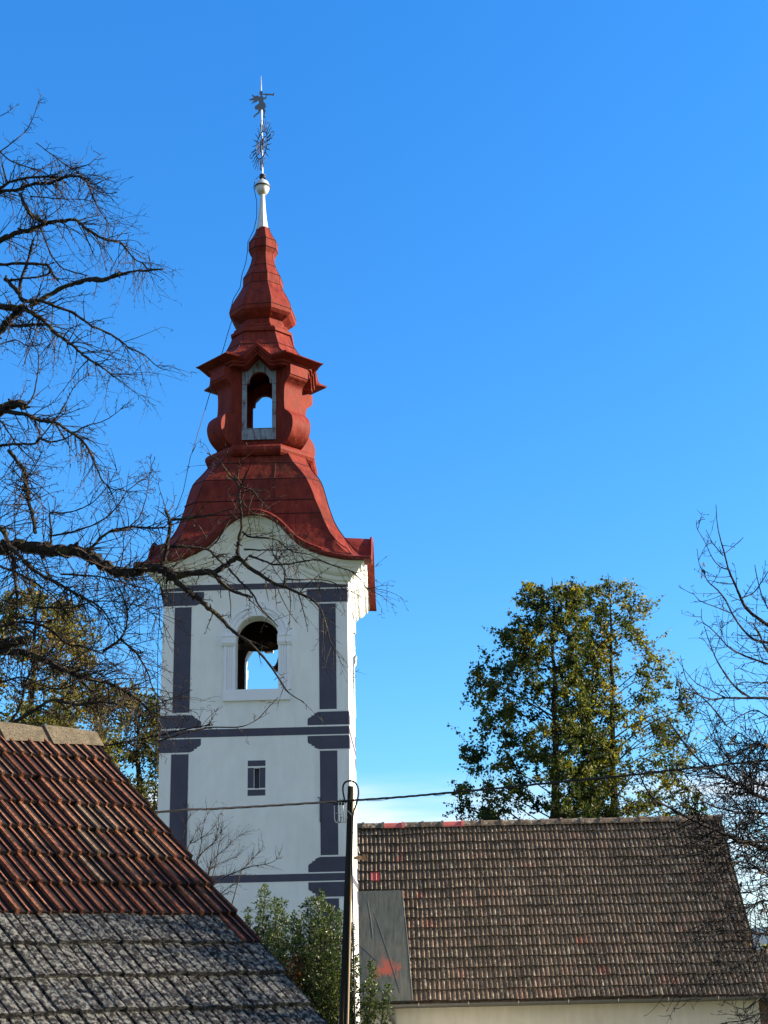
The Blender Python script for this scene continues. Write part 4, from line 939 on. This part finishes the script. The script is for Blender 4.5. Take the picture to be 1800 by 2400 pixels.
for px, Y0, Y1, r0, r1, dens, tl_, dr, cu in LL:
    P, R = make_limb(px, Y0, Y1, r0, r1, rg)
    mb = MB(); mb.tube(P, R, 8 if r0 > 4 else 5)
    n = len(P)
    for i in range(n-1):                                      # broken stubs and knots
        if R[i] > .009 and rg.random() < .38:
            d = rv(rg); q = P[i]; mb.tube([q, q+d*(R[i]*1.25), q+d*(R[i]*1.25+rg.uniform(.01, .05))], [R[i]*.6, R[i]*.42, R[i]*.22], 4)
    mb.build('branch', M['bark'] if r0 > 2.6 else M['twig'], ltree, org=LO)
    Lm = sum((P[i+1]-P[i]).length for i in range(n-1))
    for _ in range(int(Lm*dens*(2.8 if px[0][1] > 1090 and px[0][0] < 300 or px[-1][0] < 380 else 1.12))):
        t = rg.random()**.85; q, d, i = along(P, t)
        ax = d.orthogonal().normalized(); ax = Matrix.Rotation(rg.uniform(0, 2*pi), 3, d) @ ax
        a = radians(rg.uniform(30, 80)); dd = (d*cos(a)+ax*sin(a)); dd.y *= .75; dd.z -= dr*1.5; dd.normalize()
        grow(tw_, q, dd, tl_*rg.uniform(.45, 1.15), max(.0050, min(.009, R[i]*.5)), 1, rg, dr*.8, .15, 5.2, (.25, .6), .45, .085, curl=cu)
tw_.build('twigs', M['twig'], ltree, org=LO)
mb = MB(); mb.tube([TL+Vector((0, 0, tgz-.3)), TL+Vector((.1, 0, tgz+1.5)), TL+Vector((.25, -.1, 7.5)), TL+Vector((.5, -.2, 10.5)), TL+Vector((.4, 0, 13)), TL+Vector((.9, 0, 15.5))], [.42, .34, .28, .22, .16, .10], 12)
for px, Y in (((-72, 1277), 17.4), ((-48, 870), 17.2), ((-63, 992), 17.2), ((-83, 1532), 17.2), ((-69, 1516), 17.0), ((-48, 712), 17.0), ((-36, 460), 17.0), ((-48, 576), 17.0), ((-42, 1211), 16.6), ((-24, 1055), 16.9), ((-14, 369), 16.9), ((-24, 284), 16.9), ((-36, 456), 17.0), ((-24, 620), 16.9), ((-24, 975), 16.9)):
    E_ = unp(px[0], px[1], Y); S_ = Vector((TL.x+.35, TL.y-.1, E_.z-.9)); mb.tube([S_, S_.lerp(E_, .5)+Vector((0, 0, .12)), E_+(E_-S_)*.03], [.12, .09, .05], 7)
mb.build('trunk', M['bark'], ltree, org=LO)

# ---- bare tree on the right edge
S6 = 4.254; S7 = 3.16
def B6(l): return [(1500+x/S6, 1180+y/S6) for x, y in l]
def B7(l): return [(1500+x/S7, 1700+y/S7) for x, y in l]
TR = Vector((5.6, 13.4, 0)); RO_ = Vector((TR.x, TR.y, ground_z(TR.x, TR.y)))
rtree = empty('bare_tree', tuple(RO_)); tag(rtree, 'dense leafless tree with fine upswept twigs at the right edge over the nave roof', 'tree')
rg = random.Random(31)
RL = [
 (B6([(1500, 1330), (1276, 1210), (1130, 1110), (1050, 1030), (1000, 930), (940, 790), (880, 650), (840, 490), (800, 350), (770, 200), (757, 10)]), 13.2, 12.6, 3.8, .55, 3.5, .3),
 (B6([(1500, 1450), (1276, 1390), (1130, 1350), (1030, 1260), (930, 1120), (850, 960), (770, 860), (680, 780), (630, 680), (590, 600), (568, 450)]), 13.1, 12.5, 2.8, .5, 3.5, .28),
 (B6([(1500, 1660), (1276, 1600), (1130, 1550), (1000, 1500), (880, 1430), (800, 1340), (700, 1240), (620, 1170), (614, 1050)]), 13.0, 12.4, 2.4, .5, 5, .3),
 (B6([(1500, 1990), (1276, 1945), (1100, 1940), (860, 1940), (700, 1950), (560, 1900), (440, 1870)]), 12.8, 12.3, 3.2, .7, 7, .35),
 (B6([(1100, 1940), (950, 1830), (850, 1700), (780, 1590), (720, 1460), (670, 1320), (640, 1220)]), 12.7, 12.3, 2.3, .6, 5, .25),
 (B6([(880, 660), (800, 630), (740, 570), (690, 480), (640, 370), (570, 250), (562, 170)]), 12.7, 12.5, 1.1, .5, 3, .14),
 (B6([(900, 1090), (750, 1030), (600, 970), (525, 885)]), 12.6, 12.4, 1.1, .5, 4, .16),
 (B6([(1020, 940), (1130, 890), (1220, 770), (1290, 660), (1400, 560)]), 12.8, 12.7, 1.3, .7, 5, .25),
 (B6([(1500, 1700), (1276, 1480), (1190, 1300), (1130, 1200)]), 13.0, 12.8, 2.6, 1.4, 6, .35),
 (B6([(830, 520), (730, 400), (690, 330), (658, 262)]), 12.6, 12.5, 1.0, .5, 3, .12),
 (B6([(855, 490), (930, 430), (1000, 370), (1030, 338)]), 12.6, 12.6, .9, .5, 2, .1),
 (B6([(1276, 1050), (1210, 900), (1160, 700), (1145, 610)]), 12.9, 12.8, 1.3, .6, 4, .2),
 (B6([(940, 800), (840, 800), (680, 765)]), 12.7, 12.6, 1.0, .6, 4, .2),
 (B6([(860, 1940), (700, 1860), (560, 1790), (450, 1670)]), 12.5, 12.3, 1.3, .6, 6, .25),
 (B6([(860, 2212), (700, 2010), (560, 1880), (460, 1750), (405, 1530)]), 12.6, 12.3, 1.7, .6, 6, .3),
 (B7([(1200, 960), (948, 920), (800, 870), (700, 840), (600, 790), (480, 740), (350, 680), (200, 600), (100, 540), (30, 440), (-10, 330)]), 12.6, 11.6, 5.2, 1.2, 8, .45),
 (B7([(1200, 640), (948, 550), (850, 510), (760, 450), (650, 400), (540, 340), (450, 270), (350, 160), (250, 20), (200, -60)]), 13.0, 12.2, 4.6, 1.0, 9, .45),
 (B7([(1200, 1520), (948, 1545), (700, 1530), (500, 1560), (350, 1560)]), 12.6, 12.0, 2.8, .8, 8, .4),
 (B7([(1200, 620), (948, 650), (800, 645), (700, 640), (550, 600), (430, 540)]), 13.0, 12.4, 2.8, .9, 10, .45),
 (B7([(1200, 1500), (948, 1640), (800, 1720), (650, 1790), (450, 1830), (250, 1830)]), 12.4, 11.9, 3.0, .8, 7, .4),
 (B7([(1200, 120), (948, 150), (850, 150), (720, 220), (600, 290), (480, 320), (300, 345)]), 13.1, 12.4, 2.6, .8, 10, .4),
 (B7([(1200, 820), (948, 860), (760, 860), (640, 880), (500, 940), (300, 980), (130, 990)]), 12.5, 11.8, 2.8, .8, 9, .4),
 (B7([(1200, 1180), (948, 1100), (800, 1020), (600, 1010), (450, 1010)]), 12.6, 12.0, 2.4, .8, 9, .42),
 (B7([(1200, 1400), (948, 1300), (820, 1340), (700, 1380), (560, 1440)]), 12.6, 12.1, 2.2, .8, 9, .42),
 (B7([(1200, 700), (948, 750), (820, 700), (700, 560), (620, 500)]), 12.9, 12.4, 2.4, .9, 11, .45),
 (B7([(1200, 380), (948, 450), (830, 400), (700, 300), (600, 180), (520, 60)]), 13.1, 12.6, 2.4, .7, 11, .45),
 (B7([(1200, 1000), (948, 1010), (800, 960), (660, 1010)]), 12.7, 12.3, 2.2, .8, 10, .42),
 (B7([(1200, 1250), (948, 1180), (850, 1230), (700, 1240)]), 12.7, 12.3, 2.0, .8, 9, .42),
 (B7([(1200, 1900), (948, 1990), (860, 2040), (780, 2100), (690, 2080)]), 12.4, 12.1, 1.8, .7, 6, .3),
 (B7([(1200, 2080), (948, 2110), (800, 2180), (650, 2200), (540, 2230)]), 12.4, 12.1, 1.6, .7, 6, .3),
 (B7([(1200, 260), (948, 330), (850, 300), (780, 230), (700, 80)]), 13.2, 12.8, 2.2, .7, 11, .4),
 (B6([(1500, 1800), (1276, 1780), (1200, 1790), (1050, 1780), (960, 1800)]), 13.0, 12.7, 1.5, .7, 7, .3),
 (B6([(1500, 2150), (1276, 2120), (1150, 2060), (1000, 2120), (860, 2212)]), 13.0, 12.7, 1.5, .8, 8, .35),
]
tw_ = MB(); lv = MB()
for px, Y0, Y1, r0, r1, dens, tl_ in RL:
    P, R = make_limb(px, Y0, Y1, r0*1.35, r1*1.3, rg, .15); n = len(P)
    mb = MB(); mb.tube(P, R, 7 if r0 > 3 else 5); mb.build('branch', M['bark2'], rtree, org=RO_)
    Lm = sum((P[i+1]-P[i]).length for i in range(n-1))
    for _ in range(int(Lm*dens*(3.6 if px[0][1] > 1700 else 1.4))):
        t = rg.random()**.9; t = t if rg.random() < .55 else t*.6; q, d, i = along(P, t)
        ax = d.orthogonal().normalized(); ax = Matrix.Rotation(rg.uniform(0, 2*pi), 3, d) @ ax
        a = radians(rg.uniform(30, 75)); dd = (d*cos(a)+ax*sin(a)).normalized()
        tips = []
        grow(tw_, q, dd, tl_*rg.uniform(.4, 1.2), max(.0038, min(.006, R[i]*.5)), 1, rg, -.02, .12, 6.0, (.25, .6), .5, .07, tips=tips, curl=.06)
        if q.z < 8.6 and q.x > 3.05 and rg.random() < .10 or (q.x > 3.2 and rg.random() < .08):
            for pts, l in tips[:3]:
                c = pts[-1]; s = rg.uniform(.018, .034); v = (Vector((0, 0, -1))+rv(rg)*.6).normalized(); u = v.cross(rv(rg)).normalized()
                lv.add([c, c+v*s+u*s*.5, c+v*s*2.4+rv(rg)*s*.4, c+v*s-u*s*.5], [(0, 1, 2, 3)], 0, rg.random())
tw_.build('twigs', M['bark2'], rtree, org=RO_)
lv.build('withered_leaves', M['leaf_dry'], rtree, org=RO_, tone=True)
mb = MB(); mb.tube([TR+Vector((0, 0, RO_.z-.3)), TR+Vector((-.05, 0, 5)), TR+Vector((-.1, 0, 7.5)), TR+Vector((0, 0, 9.6))], [.17, .13, .10, .05], 10)
ends = sorted([(unp(px[0][0], px[0][1], Y0), r0) for px, Y0, Y1, r0, *_r in RL if px[0][0] >= 1830], key=lambda e: e[0].z)
tw3 = MB()
for i in range(0, len(ends), 4):                              # scaffold boughs forking towards the limbs seen in the picture
    grp = ends[i:i+4]; mid = sum((e[0] for e in grp), Vector())/len(grp)
    base = Vector((TR.x-.06, TR.y, min(9.4, max(5.2, mid.z-.9)))); node = base.lerp(mid, .55)+Vector((0, rg.uniform(-.15, .15), -.12))
    mb.tube(catmull([base, base.lerp(node, .5)+Vector((0, 0, -.06)), node], 4), [.055-.024*k/8 for k in range(9)], 7)
    for E_, r0 in grp:
        re_ = r0*1.35*13/F; pts = catmull([node, node.lerp(E_, .5)+Vector((rg.uniform(-.06, .06), rg.uniform(-.08, .08), rg.uniform(-.02, .10))), E_], 4)
        mb.tube(pts, [.026+(re_-.026)*k/(len(pts)-1) for k in range(len(pts))], 6)
        for _ in range(9):
            q, d, k = along(pts, rg.random()); grow(tw3, q, (d+rv(rg)*.9+Vector((0, 0, .3))).normalized(), rg.uniform(.3, .9), .005, 1, rg, -.02, .12, 6, (.25, .6), .4, .08, curl=.05)
tw3.build('twigs', M['bark2'], rtree, org=RO_)
mb.build('trunk', M['bark2'], rtree, org=RO_)

# ---- thin bare sapling between barn roof and tower
def C9(l): return [(420+x/6.38, 1900+y/6.38) for x, y in l]
SO = Vector((unp(420, 2110, 24).x-.6, 24, ground_z(-4, 24)))
sap = empty('bare_sapling', tuple(SO)); tag(sap, 'thin leafless sapling showing above the barn verge against the white tower wall', 'sapling')
rg = random.Random(8); tw_ = MB()
SPL = [C9(l) for l in (
 [(60, 900), (130, 560), (200, 420), (300, 230), (380, 160), (422, 50)], [(60, 900), (130, 540), (250, 460), (400, 360), (530, 230)],
 [(200, 900), (260, 720), (400, 580), (520, 480), (570, 340), (590, 200), (578, 50)], [(200, 900), (300, 700), (420, 560), (590, 400), (665, 215)],
 [(430, 1000), (460, 840), (540, 700), (700, 560), (790, 460), (900, 380), (1005, 310)], [(430, 1000), (480, 860), (640, 770), (850, 690), (940, 600)],
 [(400, 1200), (540, 1100), (740, 960), (930, 880), (1050, 770), (1170, 650), (1265, 530)], [(930, 880), (1100, 830), (1300, 800), (1440, 740), (1503, 655)],
 [(500, 1000), (700, 960), (860, 960), (960, 960)], [(560, 1300), (740, 1150), (860, 1080)], [(560, 1300), (700, 1240), (780, 1200)], [(500, 980), (560, 720), (600, 500), (655, 330)],
 [(430, 950), (480, 720), (500, 500)], [(250, 900), (330, 480), (345, 320)], [(0, 700), (60, 400), (100, 200), (180, 50)])]
for px in SPL:
    P = limb_pts(px, 24+rg.uniform(-.2, .2), 24+rg.uniform(-.5, .5), rg, .05); n = len(P)
    R = [(1.15-.75*i/(n-1))*24/F for i in range(n)]; mb = MB(); tw_.tube(P, R, 4)
    for _ in range(int(n*1.1)):
        q, d, i = along(P, rg.random()); dd = (d+rv(rg)*.8+Vector((0, 0, .2))).normalized()
        grow(tw_, q, dd, rg.uniform(.08, .35), .0035, 0, rg, -.03, .12, spur=.25)
    S_ = Vector((SO.x+rg.uniform(-.1, .1), 24, SO.z+1.2+rg.random())); tw_.tube([S_, S_.lerp(P[0], .55), P[0]], [.02, .014, R[0]], 4)
tw_.build('branches', M['twig'], sap, org=SO)
mb = MB(); mb.tube([SO+Vector((0, 0, -.2)), SO+Vector((0, 0, 1.3)), SO+Vector((.05, 0, 2.4))], [.05, .035, .02], 6); mb.build('trunk', M['bark2'], sap, org=SO)

# ---- leafy trees
def leafquad(lv, c, s, rg, tone, nrm=None):
    v = rv(rg); u = v.cross(rv(rg)).normalized(); w_ = u.cross(v).normalized()*s*.12
    lv.add([c-v*s*.55, c+u*s*.36+w_, c+v*s*.6, c-u*s*.36+w_], [(0, 1, 2, 3)], 0, tone)
def leafy_tree(name, label, group, base_px, Yd, envL, envR, top_y, bot_y, leaf, nprim, seed, matl, leafs, tonef, trunk_r=.22, sparse_top=0):
    """crown envelope in photo pixels left/right of the axis, rebuilt as a round crown in space"""
    rg = random.Random(seed); ax_px = base_px
    T = unp(ax_px(top_y), top_y, Yd); Bt = unp(ax_px(bot_y), bot_y, Yd)
    O = Vector((Bt.x, Yd, 0)); root = empty(name, tuple(O)); tag(root, label, 'tree', group)
    br = MB(); lv = MB()
    mpp = depth(unp(ax_px((top_y+bot_y)/2), (top_y+bot_y)/2, Yd))/F
    def axis(y): return unp(ax_px(y), y, Yd)
    ys = [bot_y+(top_y-bot_y)*i/14 for i in range(15)]
    tp = [O+Vector((0, 0, -.3))]+[axis(y)+Vector((rg.uniform(-.08, .08), rg.uniform(-.1, .1), 0)) for y in ys]
    tr_ = [trunk_r*1.5]+[trunk_r*(1-.93*i/14) for i in range(15)]
    mb = MB(); mb.tube(tp, tr_, 8); mb.build('trunk', M['bark3'], root, org=O)
    nl = 0; H = bot_y-top_y; cl = []
    for i in range(nprim):
        t = (i+rg.random())/nprim; y = bot_y-10-(H-30)*(t**1.02)
        az = rg.uniform(0, 2*pi); eL, eR = interp(envL, y), interp(envR, y)
        fx = rg.uniform(-1, 1); fx = (abs(fx)**.85)*(1 if fx > 0 else -1); f = abs(fx); dep = min((eL+eR)*.5*mpp, 3.4)
        c = axis(y)+Vector(((eL if fx < 0 else eR)*mpp*fx*.97, dep*sqrt(max(.02, 1-fx*fx))*rg.uniform(-1, 1), 0))
        cl.append((c, y, t, f))
    rg.shuffle(cl); mains = [q[0] for q in cl[::4]]
    for ci, (c, y, t, f) in enumerate(cl):
        Rr = (c-axis(y)).length; p = axis(min(bot_y+60, y+Rr*rg.uniform(.35, .85)/mpp)); md = p.lerp(c, .5)+Vector((0, 0, .06*Rr))+rv(rg)*.22*min(1, Rr)
        if ci % 4:                                                # side spray off the nearest bough
            near = min(mains, key=lambda q: (q-c).length+(.8 if q.z > c.z else 0)); p = near; md = p.lerp(c, .5)+rv(rg)*.25; Rr = (c-p).length
        pts = catmull([p, md, c], 3); n = len(pts)-1; r0 = .007+.009*Rr*(0 if ci % 4 else 1)
        br.tube(pts, [r0*(1-.8*k/n)+.005 for k in range(n+1)], 4, cap=False)
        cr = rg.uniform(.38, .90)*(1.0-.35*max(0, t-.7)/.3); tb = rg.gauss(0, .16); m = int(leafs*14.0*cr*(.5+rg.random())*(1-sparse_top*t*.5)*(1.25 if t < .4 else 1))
        subs = [c+Vector((rg.gauss(0, .5)*cr, rg.gauss(0, .5)*cr, rg.gauss(0, .42)*cr)) for _ in range(6)]
        for q in subs: br.tube([c.lerp(p, .12), c.lerp(q, .55)+rv(rg)*.04, q, q+(q-c)*.5], [.012, .009, .006, .003], 3, cap=False)
        for _ in range(int(m*.16)):                          # loose leaves along the bough
            z = md.lerp(c, rg.random())+rv(rg)*rg.uniform(.05, .42); leafquad(lv, z, leaf*rg.uniform(.6, 1.2), rg, max(0, min(1, tonef(z, rg, t)+tb))); nl += 1
        for _ in range(m):
            q = rg.choice(subs); z = c.lerp(q, rg.uniform(.2, 1.35))+rv(rg)*rg.uniform(0, .26)
            leafquad(lv, z, leaf*rg.uniform(.6, 1.25), rg, max(0, min(1, tonef(z, rg, t)+tb))); nl += 1
    br.build('branches', M['bark3'], root, org=O); lv.build('leaves', matl, root, org=O, tone=True)
    return nl
def tone_lime(bias):
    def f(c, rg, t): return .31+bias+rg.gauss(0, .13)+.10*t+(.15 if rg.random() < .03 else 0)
    return f
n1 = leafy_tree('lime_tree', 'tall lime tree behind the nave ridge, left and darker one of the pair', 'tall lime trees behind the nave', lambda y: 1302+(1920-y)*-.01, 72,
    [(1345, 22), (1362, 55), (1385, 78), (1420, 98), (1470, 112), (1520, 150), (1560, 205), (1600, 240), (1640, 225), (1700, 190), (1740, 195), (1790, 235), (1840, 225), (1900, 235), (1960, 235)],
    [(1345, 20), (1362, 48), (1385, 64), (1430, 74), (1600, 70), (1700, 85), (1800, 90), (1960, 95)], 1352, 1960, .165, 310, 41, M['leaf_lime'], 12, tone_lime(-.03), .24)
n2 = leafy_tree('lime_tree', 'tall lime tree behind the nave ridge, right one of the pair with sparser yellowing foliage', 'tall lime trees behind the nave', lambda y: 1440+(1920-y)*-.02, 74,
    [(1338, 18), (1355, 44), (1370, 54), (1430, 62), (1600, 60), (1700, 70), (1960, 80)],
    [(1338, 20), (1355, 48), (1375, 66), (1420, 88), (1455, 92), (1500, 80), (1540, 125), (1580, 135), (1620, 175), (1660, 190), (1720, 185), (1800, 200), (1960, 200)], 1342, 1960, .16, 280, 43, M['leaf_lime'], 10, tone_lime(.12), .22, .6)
n3 = leafy_tree('autumn_tree', 'yellow and brown autumn tree glimpsed through the bare branches left of the tower', 'autumn trees left of the tower', lambda y: 60+(1900-y)*.05, 46,
    [(1375, 60), (1450, 110), (1550, 190), (1700, 240), (1900, 260), (2100, 260)], [(1375, 50), (1450, 90), (1520, 120), (1600, 165), (1700, 190), (1800, 200), (2100, 210)], 1370, 2050, .125, 210, 47, M['leaf_rust'], 14, lambda c, rg, t: .38+rg.gauss(0, .16)+.18*t, .22)
n4 = leafy_tree('autumn_tree', 'lower greener autumn tree whose crown ends against the left edge of the tower', 'autumn trees left of the tower', lambda y: 325+(1900-y)*.0, 50,
    [(1590, 30), (1640, 70), (1750, 120), (2100, 130)], [(1590, 30), (1640, 50), (1750, 75), (2100, 90)], 1600, 2050, .125, 110, 53, M['leaf_rust'], 13, lambda c, rg, t: .30+rg.gauss(0, .15), .18)
n5 = leafy_tree('roadside_tree', 'small yellow-green tree beyond the right end of the nave', None, lambda y: 1835, 62,
    [(2190, 15), (2230, 40), (2300, 60), (2500, 60)], [(2190, 15), (2230, 40), (2300, 60), (2500, 60)], 2195, 2420, .14, 30, 57, M['leaf_lime'], 9, lambda c, rg, t: .6+rg.gauss(0, .12), .12)

# ---- glossy evergreen shrub in front of the tower base
HY = 30.0
HO = Vector((unp(740, 2400, HY).x, HY, ground_z(0, HY))); shrub = empty('holly_shrub', tuple(HO)); tag(shrub, 'glossy evergreen holly shrub in front of the foot of the white tower', 'shrub')
rg = random.Random(61); st = MB(); lv = MB(); rl_ = MB()
LEAD = [(617, 2068, 1), (640, 2100, .9), (575, 2130, .8), (663, 2110, .8), (700, 2140, .9), (720, 2105, 1), (752, 2085, 1), (738, 2110, .9), (773, 2112, .7), (790, 2135, .7), (600, 2170, .8), (572, 2190, .6), (650, 2160, 1), (690, 2180, 1), (760, 2160, 1), (800, 2180, .6),
        (830, 2240, .35), (877, 2255, .5), (905, 2305, .45), (860, 2290, .5), (620, 2130, .9), (815, 2160, .5), (590, 2240, .9), (570, 2225, .5), (630, 2230, 1), (670, 2260, 1), (720, 2230, 1), (650, 2300, 1), (770, 2240, .9), (680, 2140, .9), (735, 2150, 1), (705, 2200, 1), (640, 2190, 1), (610, 2260, .9)]
for (x, y, ful) in LEAD*2:
    x += rg.uniform(-8, 8); y += rg.uniform(0, 26); yy = HY+rg.uniform(-.9, .7)
    if x > 800: yy = HY-rg.uniform(.0, .5)
    T = unp(x, y, yy); bx = HO.x+(T.x-HO.x)*.35; B_ = Vector((bx, HY+(yy-HY)*.4, 2.6)); L_ = (T-B_).length; n = int(L_/.10)
    pts = [B_.lerp(T, (i/n))+Vector((sin(i*.5+x)*.03, 0, 0))+Vector(((T.x-B_.x)*.25*sin(pi*i/n), 0, 0)) for i in range(n+1)]
    st.tube(pts, [.020*(1-.8*i/n) for i in range(n+1)], 4)
    st.tube([Vector((HO.x, HY, HO.z-.2)), Vector((HO.x, HY, .9)), B_], [.07, .045, .022], 5)
    for i in range(int(n*.25), n+1):
        t = i/n; rad = (.66*(1-t)**.55+.07)*ful
        for _ in range(int(5+8*(1-t))):
            dd = (rv(rg)+Vector((0, 0, .45))).normalized(); l = rad*rg.uniform(.4, 1.1)
            e1 = pts[i]+dd*l; st.tube([pts[i], e1], [.004, .002], 3, cap=False)
            tb = rg.gauss(0, .10)
            for j in range(rg.randint(3, 6)):
                c = pts[i].lerp(e1, rg.uniform(.3, 1.1))+rv(rg)*.03; v = (dd+rv(rg)*.9).normalized(); u = v.cross(rv(rg)).normalized(); s = rg.uniform(.022, .038); w_ = u.cross(v)*s*.25
                o = [c, c+v*s*.9+u*s*.5+w_, c+v*s*2.1, c+v*s*.9-u*s*.5+w_]
                tgt = lv; tone = .36+rg.gauss(0, .17)+tb+.15*t
                lx = (c.x-unp(693, 2280, HY).x)/.16; lz = (c.z-unp(693, 2280, HY).z)/.34
                if lx*lx+lz*lz < 1 and rg.random() < .4 and c.y < HY+.3: tgt = rl_
                tgt.add(o, [(0, 1, 2), (0, 2, 3)], 0, max(0, min(1, tone)))
st.build('stems', M['bark3'], shrub, org=HO); lv.build('leaves', M['leaf_holly'], shrub, org=HO, tone=True); rl_.build('red_leaves', M['leaf_red'], shrub, org=HO, tone=True)
print('leaves', n1, n2, n3, n4, n5, len(lv.f))
